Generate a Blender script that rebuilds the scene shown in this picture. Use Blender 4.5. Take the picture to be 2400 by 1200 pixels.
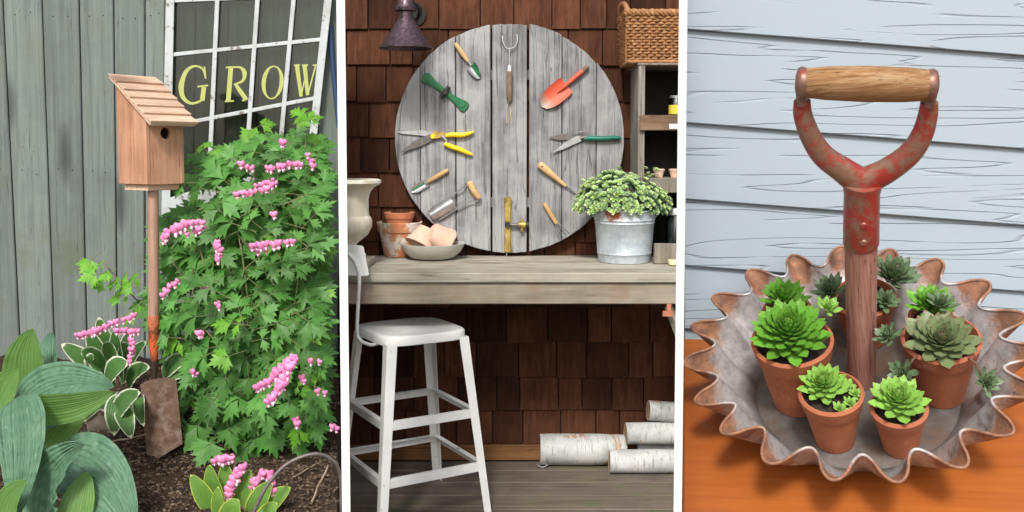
import bpy, bmesh, math, random
from mathutils import Vector, Matrix, noise
R = math.radians
random.seed(7)
scene = bpy.context.scene
for o in list(bpy.data.objects): bpy.data.objects.remove(o, do_unlink=True)

# ------------------------------------------------------------------ camera
F, Y0, PITCH, CAMZ = 2200.0, 484.6, R(3.5), 1.40
CAM = Vector((0, 0, CAMZ))
cd = bpy.data.cameras.new('camera'); cam = bpy.data.objects.new('camera', cd)
scene.collection.objects.link(cam); scene.camera = cam
cam.location = CAM; cam.rotation_euler = (R(90) - PITCH, 0, 0)
cd.sensor_width = 36; cd.lens = 36 * F / 2400; cd.shift_y = -(600 - Y0) / 2400
cd.clip_start = 0.02; cd.clip_end = 500

# ------------------------------------------------------------------ daylight (bright overcast)
SUN_EL, SUN_AZ = R(44), R(-9)          # azimuth: from behind the camera, to its left
w = bpy.data.worlds.new('World'); scene.world = w; w.use_nodes = True
nt = w.node_tree; nt.nodes.clear()
sky = nt.nodes.new('ShaderNodeTexSky'); sky.sky_type = 'NISHITA'; sky.sun_disc = False
sky.sun_elevation = SUN_EL; sky.sun_rotation = R(180) - SUN_AZ
sky.air_density = 1.0; sky.dust_density = 4.0; sky.ozone_density = 1.0
hs = nt.nodes.new('ShaderNodeHueSaturation'); hs.inputs['Saturation'].default_value = 0.45
bg = nt.nodes.new('ShaderNodeBackground'); bg.inputs[1].default_value = 0.10
wo = nt.nodes.new('ShaderNodeOutputWorld')
nt.links.new(sky.outputs[0], hs.inputs['Color']); nt.links.new(hs.outputs[0], bg.inputs[0])
nt.links.new(bg.outputs[0], wo.inputs[0])
sd = bpy.data.lights.new('sun', 'SUN'); sd.energy = 1.5; sd.angle = R(10); sd.color = (1, .965, .91)
sun = bpy.data.objects.new('sun', sd); scene.collection.objects.link(sun)
sdir = Vector((math.sin(SUN_AZ) * math.cos(SUN_EL), -math.cos(SUN_AZ) * math.cos(SUN_EL), math.sin(SUN_EL)))
sun.rotation_euler = sdir.to_track_quat('Z', 'Y').to_euler(); sun.location = (-2, -4, 6)
scene.view_settings.view_transform = 'Standard'; scene.view_settings.look = 'None'
scene.view_settings.gamma = 1; scene.view_settings.exposure = 0.88
scene.render.resolution_x = 1024; scene.render.resolution_y = 512

# ------------------------------------------------------------------ helpers
cp, sp_ = math.cos(PITCH), math.sin(PITCH)
def ray(px, py):
    a, b = (px - 1200) / F, (Y0 - py) / F
    return Vector((a, cp + b * sp_, -sp_ + b * cp))
def P(px, py, Y):
    d = ray(px, py); return CAM + d * (Y / d.y)
def GZ(px, py, z):
    d = ray(px, py); return CAM + d * ((z - CAMZ) / d.z)
def PL(px, py, p0, n):
    d = ray(px, py); return CAM + d * ((p0 - CAM).dot(n) / d.dot(n))
def lin(r, g, b, k=1.0):
    f = lambda c: ((c / 255 + .055) / 1.055) ** 2.4 if c > 10 else c / 255 / 12.92
    return (f(r) * k, f(g) * k, f(b) * k, 1)
def rnd(a, b): return random.uniform(a, b)
def frame(o, x, zhint):
    x = Vector(x).normalized(); z = Vector(zhint); z = (z - x * z.dot(x)).normalized(); y = z.cross(x)
    m = Matrix((x, y, z)).transposed().to_4x4(); m.translation = o; return m
WM = {}
def link(o): scene.collection.objects.link(o); return o
def tag(o, label, cat, group=None):
    o['label'] = label; o['category'] = cat
    if group: o['group'] = group
    return o
def thing(name, label, cat, mat=None, group=None):
    o = link(bpy.data.objects.new(name, None)); o.empty_display_size = .05
    if mat is None: mat = Matrix()
    elif not isinstance(mat, Matrix): mat = Matrix.Translation(Vector(mat))
    o.matrix_world = mat; WM[o.name] = mat.copy()
    return tag(o, label, cat, group)
def bez(p0, p1, p2, t): return p0 * (1 - t) ** 2 + p1 * 2 * t * (1 - t) + p2 * t * t
def crom(pts, n):
    pts = [Vector(p) for p in pts]; out = []
    q = [pts[0] * 2 - pts[1]] + pts + [pts[-1] * 2 - pts[-2]]
    for i in range(1, len(q) - 2):
        for k in range(n):
            t = k / n; a, b, c, d = q[i - 1], q[i], q[i + 1], q[i + 2]
            out.append(.5 * ((2 * b) + (c - a) * t + (2 * a - 5 * b + 4 * c - d) * t * t + (3 * b - a - 3 * c + d) * t ** 3))
    out.append(pts[-1]); return out

class MB:
    def __init__(s): s.v, s.f, s.m, s.uv = [], [], [], {}
    def add(s, vs, fs, mi=0):
        b = len(s.v); s.v += [Vector(x) for x in vs]
        for f in fs: s.f.append([i + b for i in f]); s.m.append(mi)
        return b
    def hexa(s, p, mi=0):   # bottom 4 ccw, top 4 ccw
        s.add(p, [(3, 2, 1, 0), (4, 5, 6, 7), (0, 1, 5, 4), (1, 2, 6, 5), (2, 3, 7, 6), (3, 0, 4, 7)], mi); return s
    def box(s, c, sz, M=None, mi=0):
        x, y, z = [k / 2 for k in sz]; c = Vector(c)
        p = [(-x, -y, -z), (x, -y, -z), (x, y, -z), (-x, y, -z), (-x, -y, z), (x, -y, z), (x, y, z), (-x, y, z)]
        p = [c + Vector(k) for k in p]
        if M is not None: p = [M @ k for k in p]
        return s.hexa(p, mi)
    def bx(s, x0, x1, y0, y1, z0, z1, M=None, mi=0):
        return s.box(((x0 + x1) / 2, (y0 + y1) / 2, (z0 + z1) / 2), (abs(x1 - x0), abs(y1 - y0), abs(z1 - z0)), M, mi)
    def prism(s, poly, z0, z1, M=None, mi=0):
        n = len(poly); a = [Vector((p[0], p[1], z0)) for p in poly] + [Vector((p[0], p[1], z1)) for p in poly]
        if M is not None: a = [M @ k for k in a]
        ar = sum(poly[i][0] * poly[(i + 1) % n][1] - poly[(i + 1) % n][0] * poly[i][1] for i in range(n))
        lo, hi = list(range(n)), list(range(n, 2 * n))
        fs = [lo[::-1], hi] + [(i, (i + 1) % n, n + (i + 1) % n, n + i) for i in range(n)]
        if ar < 0: fs = [f[::-1] for f in fs]
        s.add(a, fs, mi); return s
    def tube(s, pts, rad, n=8, cap=True, mi=0, flat=1.0, up=None):
        pts = [Vector(p) for p in pts]; k = len(pts)
        if not isinstance(rad, (list, tuple)): rad = [rad] * k
        T = [(pts[min(i + 1, k - 1)] - pts[max(i - 1, 0)]).normalized() for i in range(k)]
        u = Vector(up) if up else (Vector((0, 0, 1)) if abs(T[0].z) < .9 else Vector((1, 0, 0)))
        vs = []
        for i in range(k):
            u = u - T[i] * u.dot(T[i]); u = u.normalized() if u.length > 1e-6 else T[i].orthogonal().normalized()
            b = T[i].cross(u)
            for j in range(n):
                a = 2 * math.pi * j / n
                vs.append(pts[i] + (b * math.cos(a) + u * math.sin(a) * flat) * rad[i])
        fs = [(i * n + j, i * n + (j + 1) % n, (i + 1) * n + (j + 1) % n, (i + 1) * n + j) for i in range(k - 1) for j in range(n)]
        if cap: fs += [list(range(n))[::-1], list(range((k - 1) * n, k * n))]
        s.add(vs, fs, mi); return s
    def lathe(s, prof, n=32, M=None, rf=None, mi=0, c0=False, c1=False):
        vs = []
        for i, (r, z) in enumerate(prof):
            for j in range(n):
                a = 2 * math.pi * j / n; rr = rf(r, z, a, i) if rf else r
                vs.append(Vector((rr * math.cos(a), rr * math.sin(a), z)))
        if M is not None: vs = [M @ v for v in vs]
        k = len(prof)
        fs = [(i * n + j, i * n + (j + 1) % n, (i + 1) * n + (j + 1) % n, (i + 1) * n + j) for i in range(k - 1) for j in range(n)]
        if c0: fs.append(list(range(n))[::-1])
        if c1: fs.append(list(range((k - 1) * n, k * n)))
        s.add(vs, fs, mi); return s
    def grid(s, fn, nu, nv, mi=0):
        b = len(s.v)
        for i in range(nu + 1):
            for j in range(nv + 1):
                s.uv[len(s.v)] = (i / nu, j / nv); s.v.append(Vector(fn(i / nu, j / nv)))
        for i in range(nu):
            for j in range(nv):
                a = b + i * (nv + 1) + j; s.f.append([a, a + nv + 1, a + nv + 2, a + 1]); s.m.append(mi)
        return s
    def mesh(s, name, mats, M=None, smooth=None, bevel=0, seg=1):
        me = bpy.data.meshes.new(name)
        vs = [M @ v for v in s.v] if M is not None else s.v
        me.from_pydata([tuple(v) for v in vs], [], s.f)
        me.polygons.foreach_set('material_index', s.m)
        for m in (mats if isinstance(mats, (list, tuple)) else [mats]): me.materials.append(m)
        if s.uv:
            ul = me.uv_layers.new(name='UVMap')
            for l in me.loops: ul.data[l.index].uv = s.uv.get(l.vertex_index, (0, 0))
        if bevel:
            bm = bmesh.new(); bm.from_mesh(me)
            bmesh.ops.recalc_face_normals(bm, faces=bm.faces)
            es = [e for e in bm.edges if len(e.link_faces) == 2 and e.calc_face_angle(0) > .5]
            bmesh.ops.bevel(bm, geom=es, offset=bevel, segments=seg, affect='EDGES', clamp_overlap=True)
            bm.to_mesh(me); bm.free()
        if smooth is not None:
            me.polygons.foreach_set('use_smooth', [True] * len(me.polygons))
            me.set_sharp_from_angle(angle=R(smooth))
        me.update(); return me
    def build(s, name, mats, parent=None, smooth=None, bevel=0, seg=1, local=False, origin=None):
        M = None
        if parent is not None and not local: M = WM[parent.name].inverted()
        if parent is None and origin is not None: M = Matrix.Translation(-Vector(origin))
        o = link(bpy.data.objects.new(name, s.mesh(name, mats, M, smooth, bevel, seg)))
        if parent is not None: o.parent = parent; WM[o.name] = WM[parent.name]
        elif origin is not None: o.location = origin; WM[o.name] = Matrix.Translation(Vector(origin))
        else: WM[o.name] = Matrix()
        return o
def inst(name, me, parent, Mw):
    o = link(bpy.data.objects.new(name, me)); o.parent = parent
    o.matrix_local = WM[parent.name].inverted() @ Mw; WM[o.name] = Mw.copy(); return o

# ------------------------------------------------------------------ materials
class Mt:
    def __init__(s, name):
        s.mat = bpy.data.materials.new(name); s.mat.use_nodes = True; s.nt = s.mat.node_tree
        s.b = s.nt.nodes['Principled BSDF']; s.out = s.nt.nodes['Material Output']; s._c = None
    def n(s, t, **k):
        x = s.nt.nodes.new(t)
        for a, b in k.items(): setattr(x, a, b)
        return x
    def L(s, a, b): s.nt.links.new(a, b)
    def put(s, sock, v):
        if isinstance(v, bpy.types.NodeSocket): s.L(v, sock)
        else: sock.default_value = v
    def co(s, kind='Object', rand=True):
        tc = s.n('ShaderNodeTexCoord').outputs[kind]
        if not rand: return tc
        oi = s.n('ShaderNodeObjectInfo'); s.rand = oi.outputs['Random']
        v = s.n('ShaderNodeVectorMath', operation='ADD'); s.L(tc, v.inputs[0])
        m = s.n('ShaderNodeMath', operation='MULTIPLY'); s.L(oi.outputs['Random'], m.inputs[0]); m.inputs[1].default_value = 37.
        s.L(m.outputs[0], v.inputs[1]); return v.outputs[0]
    def mp(s, v, sc):
        m = s.n('ShaderNodeMapping'); m.inputs['Scale'].default_value = sc; s.L(v, m.inputs[0]); return m.outputs[0]
    def nz(s, v, sc, det=5, ro=.6, di=0.):
        x = s.n('ShaderNodeTexNoise'); x.inputs['Scale'].default_value = sc; x.inputs['Detail'].default_value = det
        x.inputs['Roughness'].default_value = ro; x.inputs['Distortion'].default_value = di
        if v is not None: s.L(v, x.inputs['Vector'])
        return x.outputs[0]
    def vor(s, v, sc, feat='F1', out='Distance'):
        x = s.n('ShaderNodeTexVoronoi', feature=feat); x.inputs['Scale'].default_value = sc
        s.L(v, x.inputs['Vector']); return x.outputs[out]
    def ramp(s, f, st):
        x = s.n('ShaderNodeValToRGB'); e = x.color_ramp.elements
        while len(e) < len(st): e.new(.5)
        for i, (p, c) in enumerate(st):
            e[i].position = p; e[i].color = c if isinstance(c, (tuple, list)) else (c, c, c, 1)
        s.L(f, x.inputs[0]); return x.outputs[0]
    def mix(s, f, a, b, mode='MIX'):
        x = s.n('ShaderNodeMix', data_type='RGBA', blend_type=mode); s.put(x.inputs[0], f)
        s.put(x.inputs[6], a); s.put(x.inputs[7], b); return x.outputs[2]
    def ma(s, op, a, b=0., c=None, clamp=False):
        x = s.n('ShaderNodeMath', operation=op, use_clamp=clamp); s.put(x.inputs[0], a); s.put(x.inputs[1], b)
        if c is not None: s.put(x.inputs[2], c)
        return x.outputs[0]
    def sep(s, v):
        x = s.n('ShaderNodeSeparateXYZ'); s.L(v, x.inputs[0]); return x.outputs
    def bump(s, h, st=.3, d=.002):
        x = s.n('ShaderNodeBump'); x.inputs['Strength'].default_value = st; x.inputs['Distance'].default_value = d
        s.L(h, x.inputs['Height']); s.L(x.outputs[0], s.b.inputs['Normal']); s._n = x.outputs[0]; return s
    def vary(s, col, lo=.85, hi=1.12):
        h = s.n('ShaderNodeHueSaturation'); s.put(h.inputs['Color'], col)
        mr = s.n('ShaderNodeMapRange'); s.L(s.rand, mr.inputs[0]); mr.inputs[3].default_value = lo; mr.inputs[4].default_value = hi
        s.L(mr.outputs[0], h.inputs['Value']); return h.outputs[0]
    def set(s, base, rough=.7, metal=0., spec=.5):
        s.put(s.b.inputs['Base Color'], base); s.put(s.b.inputs['Roughness'], rough); s.put(s.b.inputs['Metallic'], metal)
        s.b.inputs['Specular IOR Level'].default_value = spec; return s.mat

def wood(name, dark, mid, light, axis='z', fr=60., stretch=.05, rough=.8, bs=.5, crack=.0, knots=False, patch=None, pf=.55, vary=(.85, 1.12), bd=.0015, spec=.25, warp=.0):
    m = Mt(name); v = m.co()
    sc = {'x': (stretch, 1, 1), 'y': (1, stretch, 1), 'z': (1, 1, stretch)}[axis]
    if knots:
        k = m.vor(m.mp(v, {'x': (.25, 1, 1), 'y': (1, .25, 1), 'z': (1, 1, .25)}[axis]), 7.)
        kk = m.ramp(k, [(0., 1.), (.10, .75), (.22, 0.)])
    q = m.mp(v, sc)
    if warp:
        wn = m.n('ShaderNodeTexNoise'); wn.inputs['Scale'].default_value = 9; m.L(m.mp(v, tuple(a ** .45 for a in sc)), wn.inputs['Vector'])
        ad = m.n('ShaderNodeVectorMath', operation='MULTIPLY_ADD'); m.L(wn.outputs['Color'], ad.inputs[0]); ad.inputs[1].default_value = (warp,) * 3; m.L(q, ad.inputs[2]); q = ad.outputs[0]
    n1 = m.nz(q, fr, 8, .65, .3); n2 = m.nz(q, fr * 3.1, 4, .7); n3 = m.nz(v, 6, 4, .6)
    s = m.ma('MULTIPLY_ADD', n2, .35, m.ma('MULTIPLY', n1, .75))
    c = m.ramp(s, [(.28, dark), (.52, mid), (.78, light)])
    if patch: c = m.mix(m.ramp(n3, [(pf - .1, 0.), (pf + .1, .8)]), c, patch)
    c = m.mix(m.ramp(n3, [(.3, .45), (.6, 0.)]), c, dark)
    h = s
    if crack:
        cr = m.ramp(m.ma('ABSOLUTE', m.ma('SUBTRACT', m.nz(q, fr * .55, 3, .5, .4), .5)), [(0., 1.), (crack, 0.)])
        c = m.mix(m.ma('MULTIPLY', cr, .6), c, tuple(x * .35 for x in dark[:3]) + (1,)); h = m.ma('SUBTRACT', s, cr)
    if knots:
        c = m.mix(m.ma('MULTIPLY', kk, .8), c, tuple(x * .45 for x in dark[:3]) + (1,)); h = m.ma('SUBTRACT', h, m.ma('MULTIPLY', kk, .3))
    m.bump(h, bs, bd)
    return m.set(m.vary(c, *vary), rough, 0, spec)
def noisy(name, c1, c2, sc=30., rough=.7, metal=0., bs=.2, bd=.001, c3=None, t3=.6, sc3=12., spec=.5, w3=.06, det=6):
    m = Mt(name); v = m.co(); n1 = m.nz(v, sc, det, .65)
    c = m.ramp(n1, [(.3, c1), (.7, c2)])
    if c3: c = m.mix(m.ramp(m.nz(v, sc3, 7, .68), [(t3 - w3, 0.), (t3 + w3, 1.)]), c, c3)
    m.bump(n1, bs, bd); return m.set(c, rough, metal, spec)
def leafmat(name, c1, c2, vein=None, edge=None, ew=.16, sc=25., rough=.45, tl=.25, bs=.3, uv=True, pucker=False, spec=.4, vary=(.75, 1.25)):
    m = Mt(name); v = m.co(); n1 = m.nz(v, sc, 4, .6)
    c = m.ramp(n1, [(.3, c1), (.7, c2)]); h = n1
    if uv:
        u = m.sep(m.co('UV', False)); t = m.ma('ABSOLUTE', m.ma('SUBTRACT', m.ma('MULTIPLY', u[1], 2.), 1.))
        vw = m.ma('SINE', m.ma('MULTIPLY', m.ma('POWER', t, .8), 34.))
        h = m.ma('ADD', m.ma('MULTIPLY', vw, .35), n1)
        if pucker: h = m.ma('ADD', h, m.ma('MULTIPLY', m.vor(m.mp(v, (1, 1, 1)), 46., 'SMOOTH_F1'), 3.0))
        if vein: c = m.mix(m.ramp(vw, [(.0, 0.), (1., .35)]), c, vein)
        if edge:
            e = m.ma('ADD', m.ma('SUBTRACT', 1., t), m.ma('MULTIPLY', m.ma('SUBTRACT', m.nz(m.mp(v, (1, 1, 1)), 40, 3), .5), .22))
            e = m.ma('MINIMUM', e, m.ma('MULTIPLY', m.ma('SUBTRACT', 1.0, u[0]), 2.2))
            c = m.mix(m.ramp(e, [(ew * .8, 1.), (ew * 1.1, 0.)]), c, edge)
    m.bump(h, bs, .003); c = m.vary(c, *vary); m.set(c, rough, 0, spec)
    if tl:
        tr = m.n('ShaderNodeBsdfTranslucent'); m.L(m.mix(.35, c, (.35, .6, .05, 1)), tr.inputs[0]); m.L(m._n, tr.inputs['Normal'])
        mx = m.n('ShaderNodeMixShader'); mx.inputs[0].default_value = tl
        m.L(m.b.outputs[0], mx.inputs[1]); m.L(tr.outputs[0], mx.inputs[2]); m.L(mx.outputs[0], m.out.inputs[0])
    return m.mat
def glass(name, tint, gl=.06):
    m = Mt(name); t = m.n('ShaderNodeBsdfTransparent'); t.inputs[0].default_value = tint
    g = m.n('ShaderNodeBsdfGlossy'); g.inputs['Roughness'].default_value = .06
    fr = m.n('ShaderNodeFresnel'); fr.inputs[0].default_value = 1.45
    x = m.n('ShaderNodeMixShader'); m.L(m.ma('ADD', fr.outputs[0], gl), x.inputs[0])
    m.L(t.outputs[0], x.inputs[1]); m.L(g.outputs[0], x.inputs[2]); m.L(x.outputs[0], m.out.inputs[0]); return m.mat
def paint(name, col, chip=None, t=.68, rough=.5, sc=30., dirt=None):
    m = Mt(name); v = m.co(); n1 = m.nz(v, sc, 7, .7)
    c = col
    if dirt: c = m.mix(m.ramp(m.nz(v, 9, 5, .65), [(.45, 0.), (.75, .7)]), c, dirt)
    if chip: c = m.mix(m.ramp(n1, [(t - .015, 0.), (t + .015, 1.)]), c, chip)
    m.bump(n1, .15, .0008); return m.set(c, rough, 0, .4)

# ================================================================== THE SETTING
DECKZ = P(1200, 1082, 3.85).z
M_ground = noisy('ground_earth', lin(95, 85, 70), lin(125, 115, 95), 8., .95, bs=.4, bd=.01)
g = MB(); g.grid(lambda u, v: (-60 + 120 * u, -60 + 120 * v, 0), 12, 12)
gr = g.build('ground', M_ground); gr['kind'] = 'structure'

M_soil = noisy('soil', (.020, .013, .009, 1), (.065, .042, .028, 1), 55., .95, bs=1., bd=.012, c3=(.10, .075, .05, 1), t3=.66, sc3=90., spec=.2)
def soilz(x, y):
    t = max(0, min(1, (y - 2.72) / .6)); t = t * t * (3 - 2 * t)
    return .462 + .19 * t + .02 * noise.noise((x * 6, y * 6, 0)) + .012 * noise.noise((x * 21, y * 21, 3)) + .006 * noise.noise((x * 60, y * 60, 5))
def bedx(y): return -.183 * y
g = MB()
def bedpt(u, v):
    y = 1.95 + v * 1.5; x = -2.7 + u * (bedx(y) - .004 + 2.7)
    e = min(u, 1 - u, v, 1 - v); return (x, y, soilz(x, y) if e > 1e-6 else .0)
g.grid(bedpt, 170, 130)
bed = g.build('soil', M_soil, smooth=80); bed['kind'] = 'structure'
# mulch: bark chips and crumbs of earth lying on the bed
M_chip = Mt('bark_chips'); M_chip.co(); M_chip = M_chip.set(M_chip.ramp(M_chip.nz(M_chip.co(), 120, 2), [(.35, (.03, .02, .014, 1)), (.55, (.12, .08, .055, 1)), (.72, (.30, .23, .17, 1))]), .9, 0, .2)
g = MB()
for i in range(4200):
    y = rnd(2.2, 3.2); x = rnd(-1.5, bedx(y) - .02); z = soilz(x, y)
    M = Matrix.Translation((x, y, z + .002)) @ Matrix.Rotation(rnd(0, 6.3), 4, 'Z') @ Matrix.Rotation(rnd(-.5, .5), 4, 'X') @ Matrix.Rotation(rnd(-.3, .3), 4, 'Y')
    L = rnd(.004, .015) * (3.2 if random.random() < .16 else 1)
    g.box((0, 0, 0), (L, rnd(.003, .008), rnd(.002, .006)), M)
mul = g.build('mulch', M_chip, smooth=None); mul['kind'] = 'stuff'; mul['label'] = 'dark bark mulch and crumbs of earth on the garden bed'; mul['category'] = 'mulch'

# white boards added for the blank gaps between the three bays
M_white = paint('white_board_paint', (.80, .80, .79, 1), rough=.6, dirt=(.72, .72, .70, 1))
def divider(px, y0, y1, z0, z1, label):
    c = (px - 1200) / F; t = 20 * y0 / F / 2; g = MB()
    a0, a1 = c * y0, c * y1
    g.hexa([Vector((a0 - t, y0, z0)), Vector((a0 + t, y0, z0)), Vector((a1 + t, y1, z0)), Vector((a1 - t, y1, z0)),
            Vector((a0 - t, y0, z1)), Vector((a0 + t, y0, z1)), Vector((a1 + t, y1, z1)), Vector((a1 - t, y1, z1))])
    o = g.build('added_gap_board', M_white, origin=(a0, y0, z0), bevel=.0006)
    tag(o, label, 'divider', 'added white boards between the bays')
divider(803, 1.9, 2.55, 0.0, 1.95, 'tall white board added for the gap between the grey fence bed and the brown shingle wall')
divider(1597, .56, 1.10, 0.0, 1.72, 'tall white board added for the gap between the shingle wall and the pale blue siding')

# ================================================================== BAY 1: fence, sash, nest box, planting
YF = 3.35
M_dark = noisy('dark_backing', (.012, .012, .011, 1), (.025, .025, .022, 1), 20., .95)
M_fence = wood('fence_boards', lin(86, 92, 88), lin(114, 123, 119), lin(136, 145, 142), 'z', 60., .025, .85, .3, .003, True, lin(104, 110, 96), .6, (.86, 1.1), bd=.001, warp=.02)
fence = thing('board_fence', 'weathered grey green fence of upright wooden boards behind the birdhouse', 'fence', (-1.2, YF + .02, .5))
xs = [-500, -412, -324, -235, -150, -62, 26, 112, 194, 270, 339, 384, 452, 524, 596, 668, 738, 830]
def fx(xb, y): return min(803, xb - (xb - 340) * .00016 * (y - 400))
for a, b in zip(xs[:-1], xs[1:]):
    gap = 1.5; dy = rnd(-.004, .004); top, bot = -140, 900
    f = []
    for (yy) in (bot, top):
        p = P(fx(a, yy) + gap, yy, YF + dy); q = P(fx(b, yy) - gap, yy, YF + dy)
        f += [p, q, q + Vector((0, .018, 0)), p + Vector((0, .018, 0))]
    g = MB(); g.hexa(f); bo = g.build('board', M_fence, fence, bevel=.003)
    for yy in (402, 36):
        for t in (.3, .7):
            p = P(fx(a, yy) + (fx(b, yy) - fx(a, yy)) * t, yy + rnd(-8, 8), YF + dy); g = MB(); g.tube([p + Vector((0, -.0012, 0)), p + Vector((0, .002, 0))], .0024, 8); g.build('nail', M_dark, bo)
for zz in (.75, 1.85):
    g = MB(); p = P(-520, 0, YF + .055); q = P(803, 0, YF + .055); g.bx(p.x, q.x, YF + .05, YF + .09, zz, zz + .09); g.build('rail', M_fence, fence, bevel=.003)
g = MB(); g.bx(P(-520, 0, YF).x, P(803, 0, YF).x - .01, YF + .027, YF + .045, .45, 2.1); g.build('light_stop_boards', M_dark, fence)  # dark sheet added behind the fence to block light through the gaps

# old window sash hung on the fence, racked out of square
YW = YF - .035
M_sash = paint('sash_paint', (.50, .53, .535, 1), (.20, .18, .155, 1), .60, .7, 24., (.30, .30, .285, 1))
M_pane = glass('old_glass', (.72, .75, .70, 1), .01)
M_letter = paint('letter_paint', lin(196, 204, 118, .75), lin(120, 130, 84), .66, .6, 60.)
win = thing('window_sash', 'old white many paned window sash on the fence lettered GROW', 'window', (-1.0, YW, 1.2))
cTL, cTR, cBR, cBL = (396, -110), (790, -104), (733, 402), (384, 512)
def wq(u, v): # v 0 top .. 1 bottom, returns px
    x = (1 - v) * ((1 - u) * cTL[0] + u * cTR[0]) + v * ((1 - u) * cBL[0] + u * cBR[0])
    y = (1 - v) * ((1 - u) * cTL[1] + u * cTR[1]) + v * ((1 - u) * cBL[1] + u * cBR[1])
    return x, y
def wbar(u0, v0, u1, v1, name, y0, y1, wd, wd2=None, parent=None, mat=None):
    a, b = Vector(wq(u0, v0)), Vector(wq(u1, v1)); d = (b - a).normalized(); n = Vector((-d.y, d.x)); w2 = wd2 or wd
    f = []
    q = [a - n * wd, b - n * w2, b + n * w2, a + n * wd]
    f = [P(k.x, k.y, y0) for k in q] + [P(k.x, k.y, y1) for k in q]
    g = MB(); g.hexa(f); return g.build(name, mat or M_sash, parent or win, bevel=.0015)
VR = [0.0, .18, .385, .655, .94]   # row lines
UC = [.035, .30, .545, .765, .955]
wbar(.012, 0, .012, .992, 'stile', YW - .016, YW + .016, 10)
wbar(.975, 0, .975, .985, 'stile', YW - .016, YW + .016, 9)
wbar(.03, .962, .962, .955, 'bottom_rail', YW - .0158, YW + .0158, 20)
wbar(.03, .012, .962, .012, 'top_rail', YW - .0158, YW + .0158, 10)
for u in UC[1:4]: wbar(u, .02, u - .004, .945, 'muntin', YW - .012, YW + .012, 5.2)
for v in VR[1:4]: wbar(.035, v, .955, v, 'muntin', YW - .0112, YW + .0112, 4.6)
for i in range(4):
    for j in range(4):
        q = [wq(UC[i], VR[j]), wq(UC[i + 1], VR[j]), wq(UC[i + 1], VR[j + 1]), wq(UC[i], VR[j + 1])]
        f = [P(*k, YW - .001) for k in q] + [P(*k, YW + .001) for k in q]
        g = MB(); g.hexa(f); g.build('pane', M_pane, win)
lk = [0]
def stroke(pts, wid, mb, curve=True):
    pts = [Vector(p) for p in pts]
    if curve and len(pts) > 2:
        c = crom([Vector((p.x, p.y, 0)) for p in pts], 6); n = len(c)
        ws = [wid[min(int(i / (n - 1) * (len(wid) - 1)), len(wid) - 2)] * (1 - (i / (n - 1) * (len(wid) - 1)) % 1 if i < n - 1 else 0) +
              wid[min(int(i / (n - 1) * (len(wid) - 1)), len(wid) - 2) + 1] * ((i / (n - 1) * (len(wid) - 1)) % 1 if i < n - 1 else 1) for i in range(n)]
        pts = [Vector((p.x, p.y)) for p in c]
    else: ws = wid
    lk[0] += 1; yf = YW - .0012 - .0004 - .00013 * (lk[0] % 7); yb = YW - .0011
    L, Rr = [], []
    for i, p in enumerate(pts):
        d = (pts[min(i + 1, len(pts) - 1)] - pts[max(i - 1, 0)]).normalized(); n = Vector((-d.y, d.x)) * ws[i] / 2
        L.append(p + n); Rr.append(p - n)
    for i in range(len(pts) - 1):
        q = [L[i], L[i + 1], Rr[i + 1], Rr[i]]
        mb.hexa([P(k.x, k.y, yb) for k in q] + [P(k.x, k.y, yf) for k in q])
g = MB(); stroke([(481, 182), (474, 161), (455, 155), (436, 168), (425, 200), (429, 228), (447, 242), (467, 238), (474, 232)], [2, 4, 5, 9, 13, 10, 6, 5, 4], g)
stroke([(474, 236), (478, 204)], [11, 11], g); stroke([(463, 203), (488, 200)], [4, 4], g); stroke([(479, 156), (482, 184)], [4, 4], g); g.build('letter_g', M_letter, win)
g = MB(); stroke([(541, 159), (535, 236)], [11, 11], g); stroke([(529, 158), (552, 157)], [4, 4], g); stroke([(527, 237.5), (548, 236.5)], [4, 4], g)
stroke([(545, 158), (563, 158), (573, 170), (569, 189), (548, 198)], [3, 5, 11, 6, 3], g); stroke([(552, 197), (562, 212), (577, 233)], [7, 10, 10], g, False); stroke([(568, 236), (580, 231)], [4, 4], g); g.build('letter_r', M_letter, win)
g = MB(); stroke([(639 + 21 * math.sin(2 * math.pi * k / 14) + 3 * math.cos(2 * math.pi * k / 14), 193 - 38 * math.cos(2 * math.pi * k / 14)) for k in range(15)], [3, 4, 8, 10, 8, 4, 3, 4, 8, 10, 9, 5, 3], g); g.build('letter_o', M_letter, win)
g = MB(); stroke([(696, 154), (706, 226)], [10, 8], g); stroke([(706, 226), (718, 165)], [3, 3], g); stroke([(714, 153), (721, 223)], [10, 8], g); stroke([(721, 223), (740, 153)], [3.5, 3.5], g)
for a, b in ((689, 703), (708, 722), (733, 746)): stroke([(a, 153), (b, 152)], [3.5, 3.5], g)
g.build('letter_w', M_letter, win)

# blue hose hanging on the fence
M_blue = paint('blue_rubber', lin(40, 66, 100), rough=.45)
g = MB(); g.tube(crom([P(775, 60, YF - .018), P(778, 130, YF - .019), P(786, 215, YF - .018), P(795, 300, YF - .02)], 5), .0085, 10)
o = g.build('garden_hose', M_blue, origin=P(785, 300, YF - .02), smooth=60); tag(o, 'blue hose hanging on the fence right of the window', 'hose')

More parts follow.
